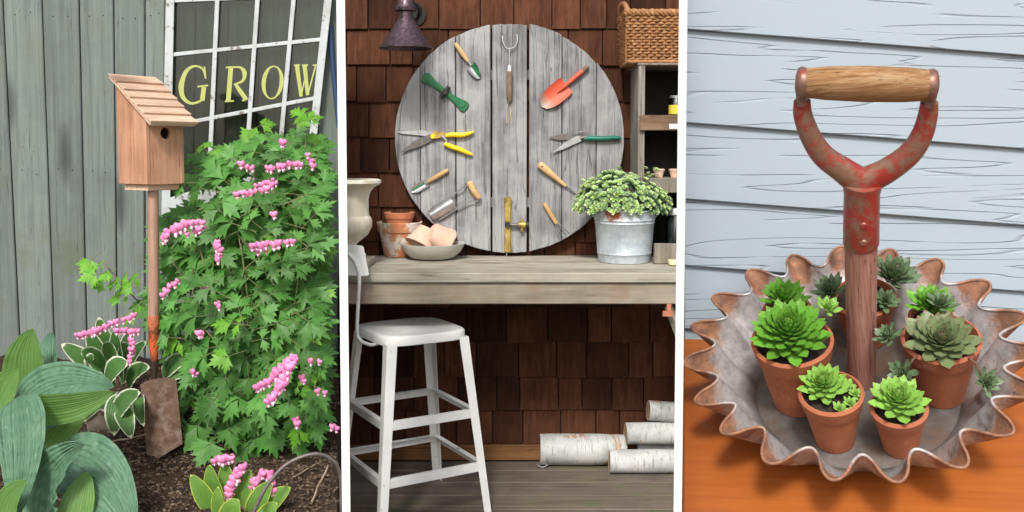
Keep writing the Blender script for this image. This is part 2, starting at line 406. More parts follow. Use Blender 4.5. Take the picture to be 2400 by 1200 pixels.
# ---- birdhouse
M_ced = wood('cedar', lin(132, 82, 58), lin(186, 140, 112), lin(210, 172, 144), 'z', 70., .05, .75, .4, 0.004, True, lin(196, 150, 122), .6, (.92, 1.08), bd=.0008, warp=.03)
M_cedr = wood('cedar_slats', lin(146, 108, 84), lin(212, 182, 156), lin(232, 212, 192), 'x', 70., .05, .8, .4, 0.004, True, lin(190, 140, 110), .62, (.9, 1.08), bd=.0008, warp=.02)
YB = 2.72; A = R(57)
o0 = P(345, 433, YB)
BM = Matrix.Translation(o0) @ Matrix.Rotation(A, 4, 'Z')      # local x along the front, y to the back, z up
bh = thing('birdhouse', 'cedar birdhouse with slatted lean-to roof on top of the spade handle', 'birdhouse', BM)
W, D, HF, HB = .130, .136, .196, .300
T = .012
def lb(*a): return MB().bx(*a)
def part_l(name, mb, mat, parent, **k): k.setdefault('bevel', .0012); return mb.build(name, mat, parent, local=True, **k)
for x0 in (0, W - T):     # side walls with sloped top
    g = MB(); g.prism([(0, 0), (D, 0), (D, HB), (0, HF)], x0, x0 + T, Matrix(((0, 0, 1, 0), (1, 0, 0, 0), (0, 1, 0, 0), (0, 0, 0, 1)))); part_l('side_wall', g, M_ced, bh)
# front wall with a round entrance hole
g = MB(); n = 28; hc = (W / 2 + .002, .150); hr = .0175
ring = [(hc[0] + hr * math.cos(2 * math.pi * k / n), hc[1] + hr * math.sin(2 * math.pi * k / n)) for k in range(n)]
x0, x1 = T + .0003, W - T - .0003
def tosq(k):
    a = 2 * math.pi * k / n; c, s_ = math.cos(a), math.sin(a); t = min(((x1 - hc[0]) if c > 0 else (x0 - hc[0])) / c if abs(c) > 1e-6 else 9, ((HF - hc[1]) if s_ > 0 else (0 - hc[1])) / s_ if abs(s_) > 1e-6 else 9)
    return (hc[0] + c * t, hc[1] + s_ * t)
sq = [tosq(k) for k in range(n)]
for (cx, cz) in ((x0, 0), (x1, 0), (x1, HF), (x0, HF)):
    j = min(range(n), key=lambda k: (sq[k][0] - cx) ** 2 + (sq[k][1] - cz) ** 2); sq[j] = (cx, cz)
vs = [(p[0], .001, p[1]) for p in ring] + [(p[0], .001, p[1]) for p in sq] + [(p[0], T, p[1]) for p in ring] + [(p[0], T, p[1]) for p in sq]
fs = []
for k in range(n):
    j = (k + 1) % n
    fs += [(k, n + k, n + j, j), (2 * n + k, 2 * n + j, 3 * n + j, 3 * n + k), (k, j, 2 * n + j, 2 * n + k), (n + k, 3 * n + k, 3 * n + j, n + j)]
g.add(vs, fs); part_l('front_wall', g, M_ced, bh, bevel=0)
part_l('back_wall', lb(T + .0003, W - T - .0003, D - T, D - .001, 0, HB), M_ced, bh)
part_l('floor', lb(T + .0003, W - T - .0003, T + .0003, D - T - .0003, .002, .014), M_ced, bh)
part_l('base_block', lb(.012, W - .004, .016, D - .012, -.019, -.0005), M_cedr, bh)
g = MB(); g.tube([(W + .0005, .02, .035), (W + .006, .02, .030), (W + .006, .02, .015)], .003, 8); part_l('latch', g, M_dark, bh, bevel=0)
# roof: six overlapping slats on two bearers
sl = math.atan2(HB - HF, D); RL = (D + .052) / math.cos(sl)
RM = Matrix.Translation((0, -.036, HF - .036 * math.tan(sl) + .0015)) @ Matrix.Rotation(sl, 4, 'X')
roof = MB().bx(-.013, W + .013, 0, RL, 0, .010, RM); roof = part_l('roof', roof, M_cedr, bh)
for k in range(6):
    y0 = RL * k / 6; g = MB()
    a, b = (.0102 + .010, .0102 + .002); y1 = y0 + RL / 6 + .004; e = rnd(-.002, .002)
    g.hexa([RM @ Vector(p) for p in ((-.017 + e, y0 - .003, .0102), (W + .017 + e, y0 - .003, .0102), (W + .017 + e, y1, .0102), (-.017 + e, y1, .0102), (-.017 + e, y0 - .003, a), (W + .017 + e, y0 - .003, a), (W + .017 + e, y1, b), (-.017 + e, y1, b))])
    s = part_l('slat', g, M_cedr, roof)

# ---- spade standing in the soil
M_ash = wood('ash_shaft', lin(132, 98, 80), lin(184, 148, 128), lin(212, 182, 162), 'z', 60., .04, .7, .35, .01, False, lin(150, 120, 100), .55, bd=.0008)
M_rust = noisy('rusty_steel', (.085, .045, .028, 1), (.22, .13, .09, 1), 30., .85, bs=.7, bd=.002, c3=(.25, .18, .15, 1), t3=.57, sc3=22.)
m = Mt('socket_paint'); v = m.co(); zc = m.sep(m.n('ShaderNodeTexCoord').outputs['Object'])[2]
nn = m.nz(v, 60, 7, .7); t = m.ma('MULTIPLY_ADD', m.ma('SUBTRACT', nn, .5), .10, zc)
col = m.ramp(t, [(.02, (.03, .02, .015, 1)), (.28, (.05, .022, .012, 1)), (.34, (.55, .10, .02, 1)), (.5, (.62, .14, .03, 1))])
mr = m.n('ShaderNodeMapRange'); m.L(t, mr.inputs[0]); mr.inputs[1].default_value = .20; mr.inputs[2].default_value = .45
col = m.ramp(mr.outputs[0], [(.0, (.025, .016, .012, 1)), (.42, (.035, .018, .012, 1)), (.56, (.50, .10, .03, 1)), (.68, (.60, .11, .02, 1)), (.78, (.08, .03, .015, 1)), (.86, (.5, .12, .05, 1)), (1., (.42, .14, .07, 1))])
col = m.mix(m.ramp(m.nz(v, 130, 4, .7), [(.56, 0.), (.62, .8)]), col, (.03, .02, .015, 1)); m.bump(nn, .4, .001); M_sock = m.set(col, .55)
YS = 2.78
sb = P(372, 1092, YS); st = P(359, 446, YS); s1 = P(360, 742, YS); s2 = P(362, 890, YS)
spd = thing('garden_spade', 'rusty old garden spade with wooden handle stuck upright in the soil', 'spade', P(375, 1082, YS))
g = MB(); g.tube([s1 + Vector((0, 0, -.02)), s1, s1.lerp(st, .3) + Vector((.001, 0, 0)), s1.lerp(st, .7), st], [.0150, .0158, .0162, .0158, .0150], 16); g.build('handle', M_ash, spd, smooth=50)
g = MB(); g.tube([s2, s2.lerp(s1, .25), s2.lerp(s1, .6), s1, s1 + Vector((0, 0, .004))], [.0085, .0105, .0145, .0172, .0165], 16); g.build('socket', M_sock, spd, smooth=50)
# blade: dished sheet with turned shoulders
def blade(u, v):
    l = (328 + (346 - 328) * u, 893 + (1090 - 893) * u); r = (412 + (428 - 412) * u, 882 + (1040 - 882) * u)
    x = l[0] + (r[0] - l[0]) * v; y = l[1] + (r[1] - l[1]) * v
    if u < .06: y += 9 * abs(2 * v - 1) ** 3
    return P(x, y, YS + .004 - .012 * (1 - (2 * v - 1) ** 2) - .014 * math.exp(-((v - .42) / .13) ** 2) * max(0, 1 - u * 2.2))
g = MB(); g.grid(blade, 16, 14); b0 = len(g.v); 
g.grid(lambda u, v: blade(u, v) + Vector((0, .0022, 0)), 16, 14)
g.build('blade', M_rust, spd, smooth=50)

# ================================================================== plants of bay 1
M_bl = [leafmat('bleeding_heart_leaf', lin(72, 128, 54), lin(102, 156, 76), uv=False, tl=.3, sc=30., rough=.5, bs=.15, vary=(.6, 1.25)),
        leafmat('bleeding_heart_young_leaf', lin(96, 160, 50), lin(130, 186, 62), uv=False, tl=.35, sc=30., rough=.5, bs=.15, vary=(.85, 1.15))]
M_stem = noisy('stem', (.10, .16, .05, 1), (.22, .16, .09, 1), 20., .6)
M_pink = noisy('pink_petal', (.66, .14, .36, 1), (.82, .32, .54, 1), 60., .45, bs=.05)
M_tip = noisy('white_petal', (.85, .72, .78, 1), (.88, .84, .86, 1), 60., .5, bs=.05)
def leaflet(mb, M, L, seed):
    rr = random.Random(seed); j = lambda a: a * rr.uniform(.88, 1.12)
    half = [(0, 0), (j(.07), .12), (j(.18), .30), (j(.46), .60), (j(.33), .60), (j(.20), .56), (j(.27), .84), (j(.18), .76), (j(.12), .70), (j(.09), .90), (0, 1.08)]
    fold, droop = rr.uniform(.1, .35), rr.uniform(.1, .35)
    for sg in (-1, 1):
        vs = [M @ Vector((sg * x * L, y * L, (fold * abs(x) - droop * y * y - .6 * x * x) * L)) for x, y in half]
        mid = [M @ Vector((0, y * L, (-droop * y * y) * L)) for y in (.3, .55, .75)]
        vs += mid   # 11,12,13
        fs = [(0, 1, 2, 11), (11, 2, 3, 12), (12, 3, 4, 5), (12, 5, 13), (13, 5, 6, 7), (13, 7, 8), (13, 8, 9, 10)]
        mb.add(vs, fs if sg > 0 else [f[::-1] for f in fs])
def compound(seed, L):
    rr = random.Random(seed); g = MB(); Z = Matrix.Rotation
    for (ang, y, l) in ((0, .55, 1.0), (58, .45, .85), (-58, .45, .85)) if seed % 3 else ((0, .62, 1.0), (50, .55, .8), (-50, .55, .8), (80, .12, .72), (-80, .12, .72)):
        M = Matrix.Translation((0, y * L, 0)) @ Z(R(-ang + rr.uniform(-8, 8)), 4, 'Z') @ Z(R(rr.uniform(-18, 8)), 4, 'X') @ Z(R(rr.uniform(-14, 14)), 4, 'Y')
        leaflet(g, M, L * l * rr.uniform(.95, 1.15), seed * 17 + int(ang))
    g.tube([(0, -.5 * L, -.05 * L), (0, 0, 0), (0, .6 * L, .0)], [.0013, .0011, .0007], 4, cap=False, mi=1)
    return g
LEAFME = [[compound(s, .056).mesh('leaf', [M_bl[k], M_stem], smooth=60) for s in range(1, 8)] for k in (0, 1)]
def inpoly(x, y, p):
    c = False; j = len(p) - 1
    for i in range(len(p)):
        if (p[i][1] > y) != (p[j][1] > y) and x < (p[j][0] - p[i][0]) * (y - p[i][1]) / (p[j][1] - p[i][1]) + p[i][0]: c = not c
        j = i
    return c
root = P(600, 985, 2.93); root.z = soilz(root.x, root.y)
bleed = thing('bleeding_heart_plant', 'large bushy bleeding heart plant with pink flowers beside the spade', 'plant', root)
poly = [(446, 372), (500, 345), (600, 340), (700, 322), (752, 350), (800, 395), (800, 1010), (740, 985), (680, 1010), (640, 1085), (560, 1060), (470, 985), (395, 965), (398, 905), (455, 870), (440, 800), (388, 790), (378, 700), (400, 610), (395, 560), (440, 510), (490, 470), (450, 430)]
spr = [(258, 598, 290, 690), (285, 610, 345, 720)]
def depth(px, py):   # bush surface: bulges towards the camera in the middle
    cx, cy = (px - 620) / 240, (py - 720) / 360
    return 2.98 - .30 * max(0, 1 - cx * cx) ** .5 * max(0, 1 - cy * cy) ** .5
HULL = [Vector((.09 * math.sin(a / 8 * math.pi), .02 + .09 * math.cos(a / 8 * math.pi), -.01)) for a in range(-7, 8)]
def xp(p): q = p - CAM; return 1200 + F * q.x / (q.y * cp - q.z * sp_)
def leafM(px, py, Y, sc, up=.75, drx=None):
    n = Vector((rnd(-.45, .45), -rnd(.55, 1.1), up * rnd(.5, 1.2))).normalized()
    a = rnd(0, 6.283) if drx is None else drx
    d = Vector((math.cos(a), 0, math.sin(a))) + Vector((0, -.3, -.25)); y = (d - n * d.dot(n)).normalized(); x = y.cross(n)
    M = Matrix((x, y, n)).transposed().to_4x4(); M.translation = P(px, py, Y)
    far = max(xp(M @ (q * sc)) for q in HULL)          # keep the leaf on its own side of the added gap board
    if far > 811: M.translation = P(px - (far - 811) * 1.05, py, Y)
    return M @ Matrix.Scale(sc, 4)
pts = []; tries = 0
random.seed(21)
while len(pts) < 235 and tries < 9000:
    tries += 1; x, y = rnd(370, 800), rnd(310, 1090)
    if not inpoly(x, y, poly): continue
    md = 29 if tries < 5000 else 18
    if any((x - a) ** 2 + (y - b) ** 2 < md * md for a, b in pts): continue
    pts.append((x, y))
for (x, y) in pts:
    young = random.random() < (.45 if y < 380 or (560 < y < 640 and x > 720) else .07)
    Y = depth(x, y) + rnd(-.05, .10)
    a = math.atan2(-(y - 800), x - 600) + rnd(-1.0, 1.0)
    inst('leaf', random.choice(LEAFME[1 if young else 0]), bleed, leafM(x, y, Y, rnd(.85, 1.45) * (.7 if young else 1), drx=a))
for (x, y) in [(225, 600), (250, 612), (243, 640), (270, 632), (292, 655), (310, 640), (300, 690), (325, 668), (333, 700), (318, 720), (262, 660), (338, 640), (712, 285), (735, 292), (598, 300), (728, 278)]:
    inst('leaf', random.choice(LEAFME[1]), bleed, leafM(x, y, 2.9 + rnd(0, .06), rnd(.6, .95), drx=rnd(2.4, 4.2) if x < 400 else rnd(.5, 2.6)))
# shaded inner foliage as one mass
g = MB()
for i in range(330):
    while True:
        x, y = rnd(375, 800), rnd(330, 1060)
        if inpoly(x, y, poly): break
    M = leafM(x, y, depth(x, y) + rnd(.07, .26), rnd(.9, 1.4)); leaflet(g, M, .075, i); leaflet(g, M @ Matrix.Rotation(R(62), 4, 'Z'), .06, i + 1); leaflet(g, M @ Matrix.Rotation(R(-62), 4, 'Z'), .06, i + 2)
o = g.build('inner_foliage', M_bl[0], bleed, smooth=60); o['kind'] = 'stuff'
# arching stems
for (ax, ay, mx, my, k) in [(720, 300, 690, 640, 1), (600, 310, 590, 620, 1), (500, 400, 540, 640, 1), (450, 520, 500, 700, 1), (590, 640, 540, 570, 1), (760, 480, 720, 660, 1), (470, 760, 540, 830, 1), (640, 420, 655, 640, 1), (450, 960, 530, 940, 1), (240, 612, 330, 720, 1), (700, 640, 690, 780, 1), (560, 560, 585, 660, 1)]:
    e = P(ax, ay, depth(ax, ay) + .04); c = P(mx, my, depth(mx, my) + .02)
    g = MB(); pp = [bez(root, c, e, t / 12) for t in range(13)]; g.tube(pp, [.0042 - .0026 * t / 12 for t in range(13)], 6); g.build('stem', M_stem, bleed, smooth=60)
# heart flower: puffed pink heart with a white drop
def heart_mesh():
    g = MB(); S = .0105
    def hp(u, v):
        a = 2 * math.pi * v; z = 1 - 2 * u; r = math.sqrt(max(0, 1 - z * z)) ; x = r * math.cos(a); y = r * math.sin(a)
        top = max(0, z); x2 = x * (1.0 + .25 * z - .25 * max(0, -z)); zz = z * .95 - .35 * top * (1 - min(1, abs(x) * 2.2)) * 1.2
        return Vector((x2 * S * (1.05), y * S * .62, zz * S))
    g.grid(hp, 10, 14)
    g.tube([(0, 0, -S * .7), (0, 0, -S * 1.25), (0, 0, -S * 1.6)], [S * .26, S * .34, S * .12], 6, mi=1)
    for sx in (-1, 1): g.tube([(sx * S * .25, 0, -S * .75), (sx * S * .55, 0, -S * 1.2), (sx * S * .75, 0, -S * 1.1)], [S * .18, S * .16, S * .05], 5, mi=0)
    return g.mesh('flower', [M_pink, M_tip], smooth=60)
HME = heart_mesh()
EXTRA = [([(430, 548), (455, 535), (478, 528)], 2.68, 12, .8), ([(590, 432), (615, 425), (640, 415)], 2.8, 12, .8), ([(590, 580), (620, 578)], 2.64, 14, .8), ([(700, 870), (712, 885)], 2.55, 10, .8), ([(735, 905), (760, 915)], 2.58, 13, .8), ([(505, 700), (515, 712)], 2.62, 8, .8)]
def spray(pl, parent, Y, step=12, sc=1.0, hang=6):
    p3 = crom([P(x, y, Y + rnd(-.01, .01)) for x, y in pl], 8); g = MB(); g.tube(p3, .0011, 4)
    s = g.build('flower_spray', M_stem, parent, smooth=60)
    acc = 0; mpp = Y / F
    for i in range(1, len(p3)):
        acc += (p3[i] - p3[i - 1]).length / mpp
        if acc >= step:
            acc = 0; t = i / len(p3)
            M = Matrix.Translation(p3[i] + Vector((rnd(-.003, .003), rnd(-.012, .004), -hang * mpp * rnd(.7, 1.3)))) @ Matrix.Rotation(rnd(-.9, .9), 4, 'Z') @ Matrix.Rotation(rnd(-.3, .3), 4, 'Y')
            inst('flower', HME, s, M @ Matrix.Scale(sc * rnd(.8, 1.08) * (.75 + .3 * (1 - abs(2 * t - 1))), 4))
random.seed(5)
for pl, Y, stp, sc in [([(378, 565), (395, 540), (430, 520), (480, 515)], 2.66, 12, 1.15), ([(508, 550), (514, 575), (512, 606)], 2.62, 9, 1.0), ([(578, 572), (625, 566), (684, 560)], 2.62, 13, .95),
                       ([(545, 448), (590, 445), (620, 436), (652, 420)], 2.76, 11, .95), ([(560, 370), (570, 380), (600, 388)], 2.82, 11, .9), ([(612, 385), (640, 388), (680, 378), (715, 380)], 2.80, 12, .95), ([(660, 325), (668, 330)], 2.85, 4, 1.), ([(712, 340), (735, 378), (740, 385)], 2.85, 14, .9),
                       ([(170, 780), (215, 772), (262, 752), (316, 732)], 2.78, 9.5, 1.0), ([(262, 770), (290, 768), (325, 770)], 2.77, 10, .9), ([(300, 780), (312, 805), (306, 846)], 2.76, 9, .9),
                       ([(592, 905), (630, 885), (668, 850), (690, 828)], 2.52, 10, 1.15), ([(622, 940), (650, 910), (672, 870), (692, 836)], 2.50, 9, 1.2), ([(376, 695), (395, 668), (424, 648)], 2.66, 10, .9), ([(470, 665), (490, 670)], 2.68, 7, .9),
                       ([(488, 1078), (520, 1068), (548, 1066)], 2.44, 10, 1.0), ([(574, 1080), (550, 1115), (535, 1165)], 2.40, 8, 1.15), ([(588, 1142), (600, 1122), (612, 1108)], 2.41, 9, 1.0), ([(612, 1096), (632, 1110), (648, 1160)], 2.40, 9, 1.05),
                       ([(462, 770), (470, 776)], 2.62, 5, .9), ([(450, 855), (458, 870)], 2.58, 8, .9), ([(710, 838), (750, 842)], 2.58, 18, .85), ([(690, 970), (698, 990)], 2.6, 8, .9), ([(770, 985), (792, 1000)], 2.6, 9, .85), ([(640, 490), (646, 500)], 2.7, 7, .85)] + EXTRA:
    spray(pl, bleed, Y, stp * .92, sc * 1.28)

# ---- hostas
def leafsurf(P0, C, P1, W, N, fold=.25, roll=0., rip=.0, nu=22, nv=14, ear=.75, name='leaf', mat=None, parent=None, nw=5, seed=0, sharp=.65):
    N = Vector(N).normalized()
    def fn(u, v):
        c = bez(P0, C, P1, u); t = (bez(P0, C, P1, min(1, u + .02)) - bez(P0, C, P1, max(0, u - .02))).normalized()
        n = (N - t * N.dot(t)).normalized(); s = t.cross(n)
        w = W * (math.sin(math.pi * min(1, u ** ear)) ** sharp if 0 < u < 1 else 0) + W * .03 * (1 - u)
        q = 2 * v - 1
        h = fold * abs(q) ** 1.4 * w + roll * max(0, q) ** 2 * w + rip * w * math.sin(u * nw * 6.28 + seed + (1 if q > 0 else 0)) * abs(q) ** 2
        h += .03 * w * math.cos(abs(q) * 14) * (1 - abs(q) * .5)
        return c + s * q * w + n * h
    g = MB(); g.grid(fn, nu, nv); return g.build(name, mat, parent, smooth=75)
M_hb = leafmat('blue_hosta_leaf', (.075, .165, .105, 1), (.12, .235, .15, 1), vein=(.13, .25, .13, 1), rough=.5, tl=.1, bs=1.0, pucker=True, vary=(.92, 1.08), sc=14)
M_hg = leafmat('green_hosta_leaf', (.13, .27, .07, 1), (.19, .36, .10, 1), vein=(.24, .42, .14, 1), rough=.5, tl=.35, bs=.4, vary=(.9, 1.1), sc=14)
hb = P(95, 1130, 2.42); hb.z = soilz(hb.x, hb.y)
host = thing('blue_hosta', 'large blue green hosta with big puckered leaves left of the spade', 'plant', hb)
def px3(t, default): return P(t[0], t[1], t[2] if len(t) > 2 else default)
for (p0, c, p1, wpx, N, fold, roll, rip, mat, ear) in [
    ((65, 930, 2.50), (45, 850, 2.50), (78, 770, 2.46), 46, (.3, -1, .25), .18, 0, .03, M_hg, .8),
    ((125, 900, 2.52), (118, 840, 2.54), (122, 778, 2.58), 42, (-.5, -1, .2), .45, 0, .02, M_hb, .8),
    ((52, 955, 2.46), (120, 868, 2.46), (268, 908, 2.34), 60, (.05, -.95, .62), .12, 0, .03, M_hb, .62),
    ((30, 945, 2.36), (130, 978, 2.30), (264, 918, 2.335), 42, (0, -1, -.45), .05, .25, .02, M_hg, .8),
    ((70, 1080, 2.36), (120, 1000, 2.40), (215, 940, 2.42), 48, (.2, -1, .1), .3, 0, .02, M_hg, .8),
    ((40, 930, 2.30), (66, 1020, 2.20), (34, 1225, 2.14), 58, (.12, -1, .5), .10, 0, .03, M_hb, .58),
    ((105, 1240, 2.22), (92, 1110, 2.26), (200, 1040, 2.18), 72, (-.25, -.9, .35), .42, .12, .10, M_hb, .62),
    ((140, 1075, 2.36), (240, 1072, 2.28), (312, 1260, 2.20), 80, (.25, -.9, .45), .08, 0, .03, M_hb, .62),
    ((10, 1240, 2.12), (10, 1160, 2.12), (64, 1128, 2.10), 34, (-.1, -1, .35), .25, 0, .03, M_hg, .7),
    ((-10, 960, 2.30), (5, 900, 2.30), (44, 862, 2.28), 32, (.2, -1, .1), .2, 0, .03, M_hg, .8),
    ((-60, 1040, 2.30), (-70, 900, 2.34), (-40, 820, 2.36), 60, (.3, -1, .2), .2, 0, .03, M_hb, .7),
    ((170, 1250, 2.20), (185, 1180, 2.22), (205, 1105, 2.26), 40, (0, -1, .3), .3, 0, .02, M_hg, .8),
    ((30, 1030, 2.36), (60, 960, 2.40), (150, 990, 2.36), 60, (.1, -1, .5), .2, 0, .02, M_hb, .7)]:
    a, b, d = px3(p0, 2.4), px3(c, 2.4), px3(p1, 2.4); leafsurf(a, b, d, wpx * d.y / F, N, fold, roll, rip, mat=mat, parent=host, ear=ear, seed=p1[0])
M_hv = leafmat('variegated_hosta_leaf', (.055, .15, .04, 1), (.10, .22, .06, 1), vein=(.14, .27, .09, 1), edge=(.70, .74, .56, 1), ew=.17, rough=.42, tl=.2, bs=.4, vary=(.88, 1.12))
M_hy = leafmat('gold_edged_hosta_leaf', (.13, .29, .05, 1), (.20, .38, .08, 1), vein=(.25, .42, .11, 1), edge=(.52, .60, .10, 1), ew=.12, rough=.42, tl=.3, bs=.4, vary=(.88, 1.12))
hv = P(290, 985, 2.86); hv.z = soilz(hv.x, hv.y)
hos2 = thing('variegated_hosta', 'hosta with cream edged green leaves behind the spade', 'plant', hv)
random.seed(11)
for (bx, by, tx, ty, wpx, dy) in [(270, 905, 143, 806, 24, .02), (262, 890, 206, 772, 22, .04), (280, 880, 232, 742, 22, .10), (285, 890, 270, 772, 22, .02), (300, 880, 312, 770, 20, .1), (245, 860, 190, 830, 22, -.02), (250, 895, 300, 855, 30, -.06), (300, 905, 352, 862, 24, -.04), (285, 900, 345, 800, 22, .03),
                                  (270, 920, 240, 965, 20, -.08), (290, 925, 268, 1022, 26, -.14), (265, 985, 330, 920, 26, -.16), (285, 960, 308, 1028, 20, -.17), (262, 930, 195, 990, 20, -.06), (330, 930, 338, 1000, 16, -.1), (400, 850, 440, 800, 22, 0.), (380, 880, 446, 842, 24, -.02), (390, 890, 450, 880, 24, -.03), (270, 870, 250, 800, 22, .0), (310, 880, 290, 800, 20, .03), (240, 880, 220, 842, 26, -.03)]:
    a = P(bx, by, 2.90 + dy); d = P(tx, ty, 2.88 + dy - .05); c = (a + d) / 2 + Vector((rnd(-.01, .01), -.03, .035))
    leafsurf(a, c, d, wpx * 2.9 / F, (rnd(-.3, .3), -1, .65), rnd(.15, .4), 0, .04, 14, 10, .75, mat=M_hv, parent=hos2, seed=tx)
hy = P(565, 1195, 2.42); hy.z = soilz(hy.x, hy.y)
hos3 = thing('gold_edged_hosta', 'small hosta with yellow edged leaves at the bottom near the metal hoop', 'plant', hy)
for (bx, by, tx, ty, wpx, dy) in [(505, 1210, 446, 1112, 23, 0), (520, 1190, 492, 1088, 22, .04), (545, 1170, 528, 1080, 20, .06), (520, 1230, 512, 1140, 16, -.04), (560, 1200, 588, 1100, 26, .02), (590, 1225, 640, 1128, 28, -.02), (600, 1215, 682, 1142, 26, -.02), (540, 1240, 560, 1170, 30, -.06), (610, 1240, 650, 1178, 24, -.06)]:
    a = P(bx, by, 2.42 + dy); d = P(tx, ty, 2.40 + dy); c = (a + d) / 2 + Vector((rnd(-.01, .01), -.02, .02))
    leafsurf(a, c, d, wpx * 2.42 / F, (rnd(-.25, .25), -1, .6), rnd(.12, .3), 0, .03, 14, 10, .7, mat=M_hy, parent=hos3, seed=tx)
# metal hoop edging and a dry stalk
M_hoop = noisy('hoop_metal', (.12, .10, .09, 1), (.20, .17, .16, 1), 60., .5, .4, bs=.1)
pp = crom([P(592, 1205, 2.30), P(625, 1140, 2.31), (P(672, 1088, 2.33)), P(735, 1064, 2.35), P(778, 1078, 2.37), P(797, 1115, 2.39), P(800, 1200, 2.40)], 6)
g = MB(); g.tube(pp, .0048, 10); o = g.build('garden_hoop', M_hoop, origin=pp[0], smooth=60); tag(o, 'bent grey metal garden hoop arching over the soil at the bed edge', 'garden hoop')
M_twig = noisy('dry_stalk', (.22, .16, .11, 1), (.36, .28, .2, 1), 30., .85)
def ground_stick(a, b, r, label, name='dry_stalk'):
    a = Vector(a); b = Vector(b); g = MB(); k = [a.lerp(b, t / 5) + Vector((rnd(-.004, .004), rnd(-.004, .004), rnd(0, .003))) for t in range(6)]
    g.tube(k, [r, r * .95, r * .9, r * .85, r * .8, r * .6], 6); o = g.build(name, M_twig, origin=a, smooth=60); tag(o, label, 'stick')
def sg(px, py, up=.004):
    Y = 2.7
    for _ in range(30):
        p = P(px, py, Y); h = soilz(p.x, p.y); d = ray(px, py); Y = (h - CAMZ) / d.z * d.y
        if abs(Y) > 3.3: Y = 3.3
    p = P(px, py, Y); p.z += up; return p
ground_stick(sg(733, 1182), P(767, 1090, 2.52), .0035, 'thin dry stalk leaning beside the metal hoop')
ground_stick(sg(240, 1046), sg(345, 1022), .0035, 'dry stick lying on the mulch left of the spade blade')
ground_stick(sg(690, 1120), sg(755, 1086), .0028, 'pale dry twig on the soil right of the gold edged hosta')
ground_stick(sg(285, 1100), sg(330, 1078), .0024, 'short pale twig on the soil below the spade')
M_dead = leafmat('dead_leaf', (.16, .12, .09, 1), (.30, .25, .2, 1), uv=False, tl=.1, bs=.6)
dl = sg(228, 1012, .012); dead = leafsurf(dl + Vector((-.03, 0, 0)), dl + Vector((0, -.01, .03)), dl + Vector((.035, 0, -.004)), .028, (0, -1, .8), .3, .2, .15, 10, 8, .8, 'dead_leaf', M_dead, None)
tag(dead, 'curled dry brown leaf on the mulch beside the blue hosta', 'leaf')

# ================================================================== BAY 2: potting bench against a shingle wall
random.seed(33)
YS2 = 3.85
M_sh = wood('cedar_shingle', (.022, .008, .005, 1), (.064, .024, .012, 1), (.125, .050, .026, 1), 'z', 70., .06, .85, .5, 0, False, (.085, .034, .017, 1), .62, (.5, 1.5), bd=.0012, spec=.15)
wall = thing('shingle_wall', 'dark red brown cedar shingle wall behind the potting bench', 'wall', (.1, YS2 + .05, DECKZ))
rows = [-180, -97, -14, 68, 152, 238, 322, 405, 485, 566, 645, 722, 802, 884, 962, 1041]
for i in range(1, len(rows)):
    x = 740 - rnd(0, 60); z0 = P(1200, rows[i], YS2).z; z1 = P(1200, rows[i - 1], YS2).z + .012
    while x < 1790:
        wpx = rnd(52, 104); a, b = P(x + 1.2, rows[i], YS2).x, P(x + wpx - 1.2, rows[i], YS2).x
        d = rnd(-.002, .002); e = rnd(-.004, .003); g = MB(); t = .012
        g.hexa([Vector(q) for q in ((a, YS2 + d, z0 + e), (b, YS2 + d, z0 + e), (b, YS2 + .028, z0 + e), (a, YS2 + .028, z0 + e), (a, YS2 + t + d, z1), (b, YS2 + t + d, z1), (b, YS2 + .028, z1), (a, YS2 + .028, z1))])
        g.build('shingle', M_sh, wall, bevel=.0012); x += wpx
g = MB(); g.bx(-.85, 1.03, YS2 + .03, YS2 + .06, DECKZ - .1, 2.2); g.build('sheathing', M_dark, wall)
M_base = wood('skirting_wood', lin(84, 54, 30), lin(132, 92, 56), lin(160, 120, 80), 'x', 40., .04, .8, .4, .015, True, lin(90, 62, 40), .5, bd=.001)
g = MB(); g.bx(-.8, 1.02, YS2 - .008, YS2 + .026, P(1200, 1078, YS2).z, P(1200, 1041, YS2).z - .002); g.build('baseboard', M_base, wall, bevel=.003)
# deck
M_deck = wood('deck_planks', lin(70, 62, 56), lin(112, 100, 90), lin(138, 126, 114), 'x', 40., .03, .85, .4, .012, False, lin(96, 98, 70), .6, (.85, 1.12), bd=.0012)
g = MB(); g.hexa([Vector(q) for q in ((-.30, 1.7, 0), (1.2, 1.7, 0), (1.2, 3.9, 0), (-.70, 3.9, 0), (-.30, 1.7, DECKZ - .032), (1.2, 1.7, DECKZ - .032), (1.2, 3.9, DECKZ - .032), (-.70, 3.9, DECKZ - .032))])
deck = g.build('deck', M_dark); deck['kind'] = 'structure'
y = YS2 + .012; k = 0
while y > 1.75:
    wd = [.118, .135, .14][min(k, 2)]; a, b = y - wd, y - .005; k += 1; dz = rnd(-.0012, .0012)
    g = MB(); l0, l1 = bedx(a) + .004, bedx(b) + .004
    g.hexa([Vector(q) for q in ((l0, a, DECKZ - .03), (1.19, a, DECKZ - .03), (1.19, b, DECKZ - .03), (l1, b, DECKZ - .03), (l0, a, DECKZ + dz), (1.19, a, DECKZ + dz), (1.19, b, DECKZ + dz), (l1, b, DECKZ + dz))])
    g.build('plank', M_deck, deck, bevel=.003); y = a

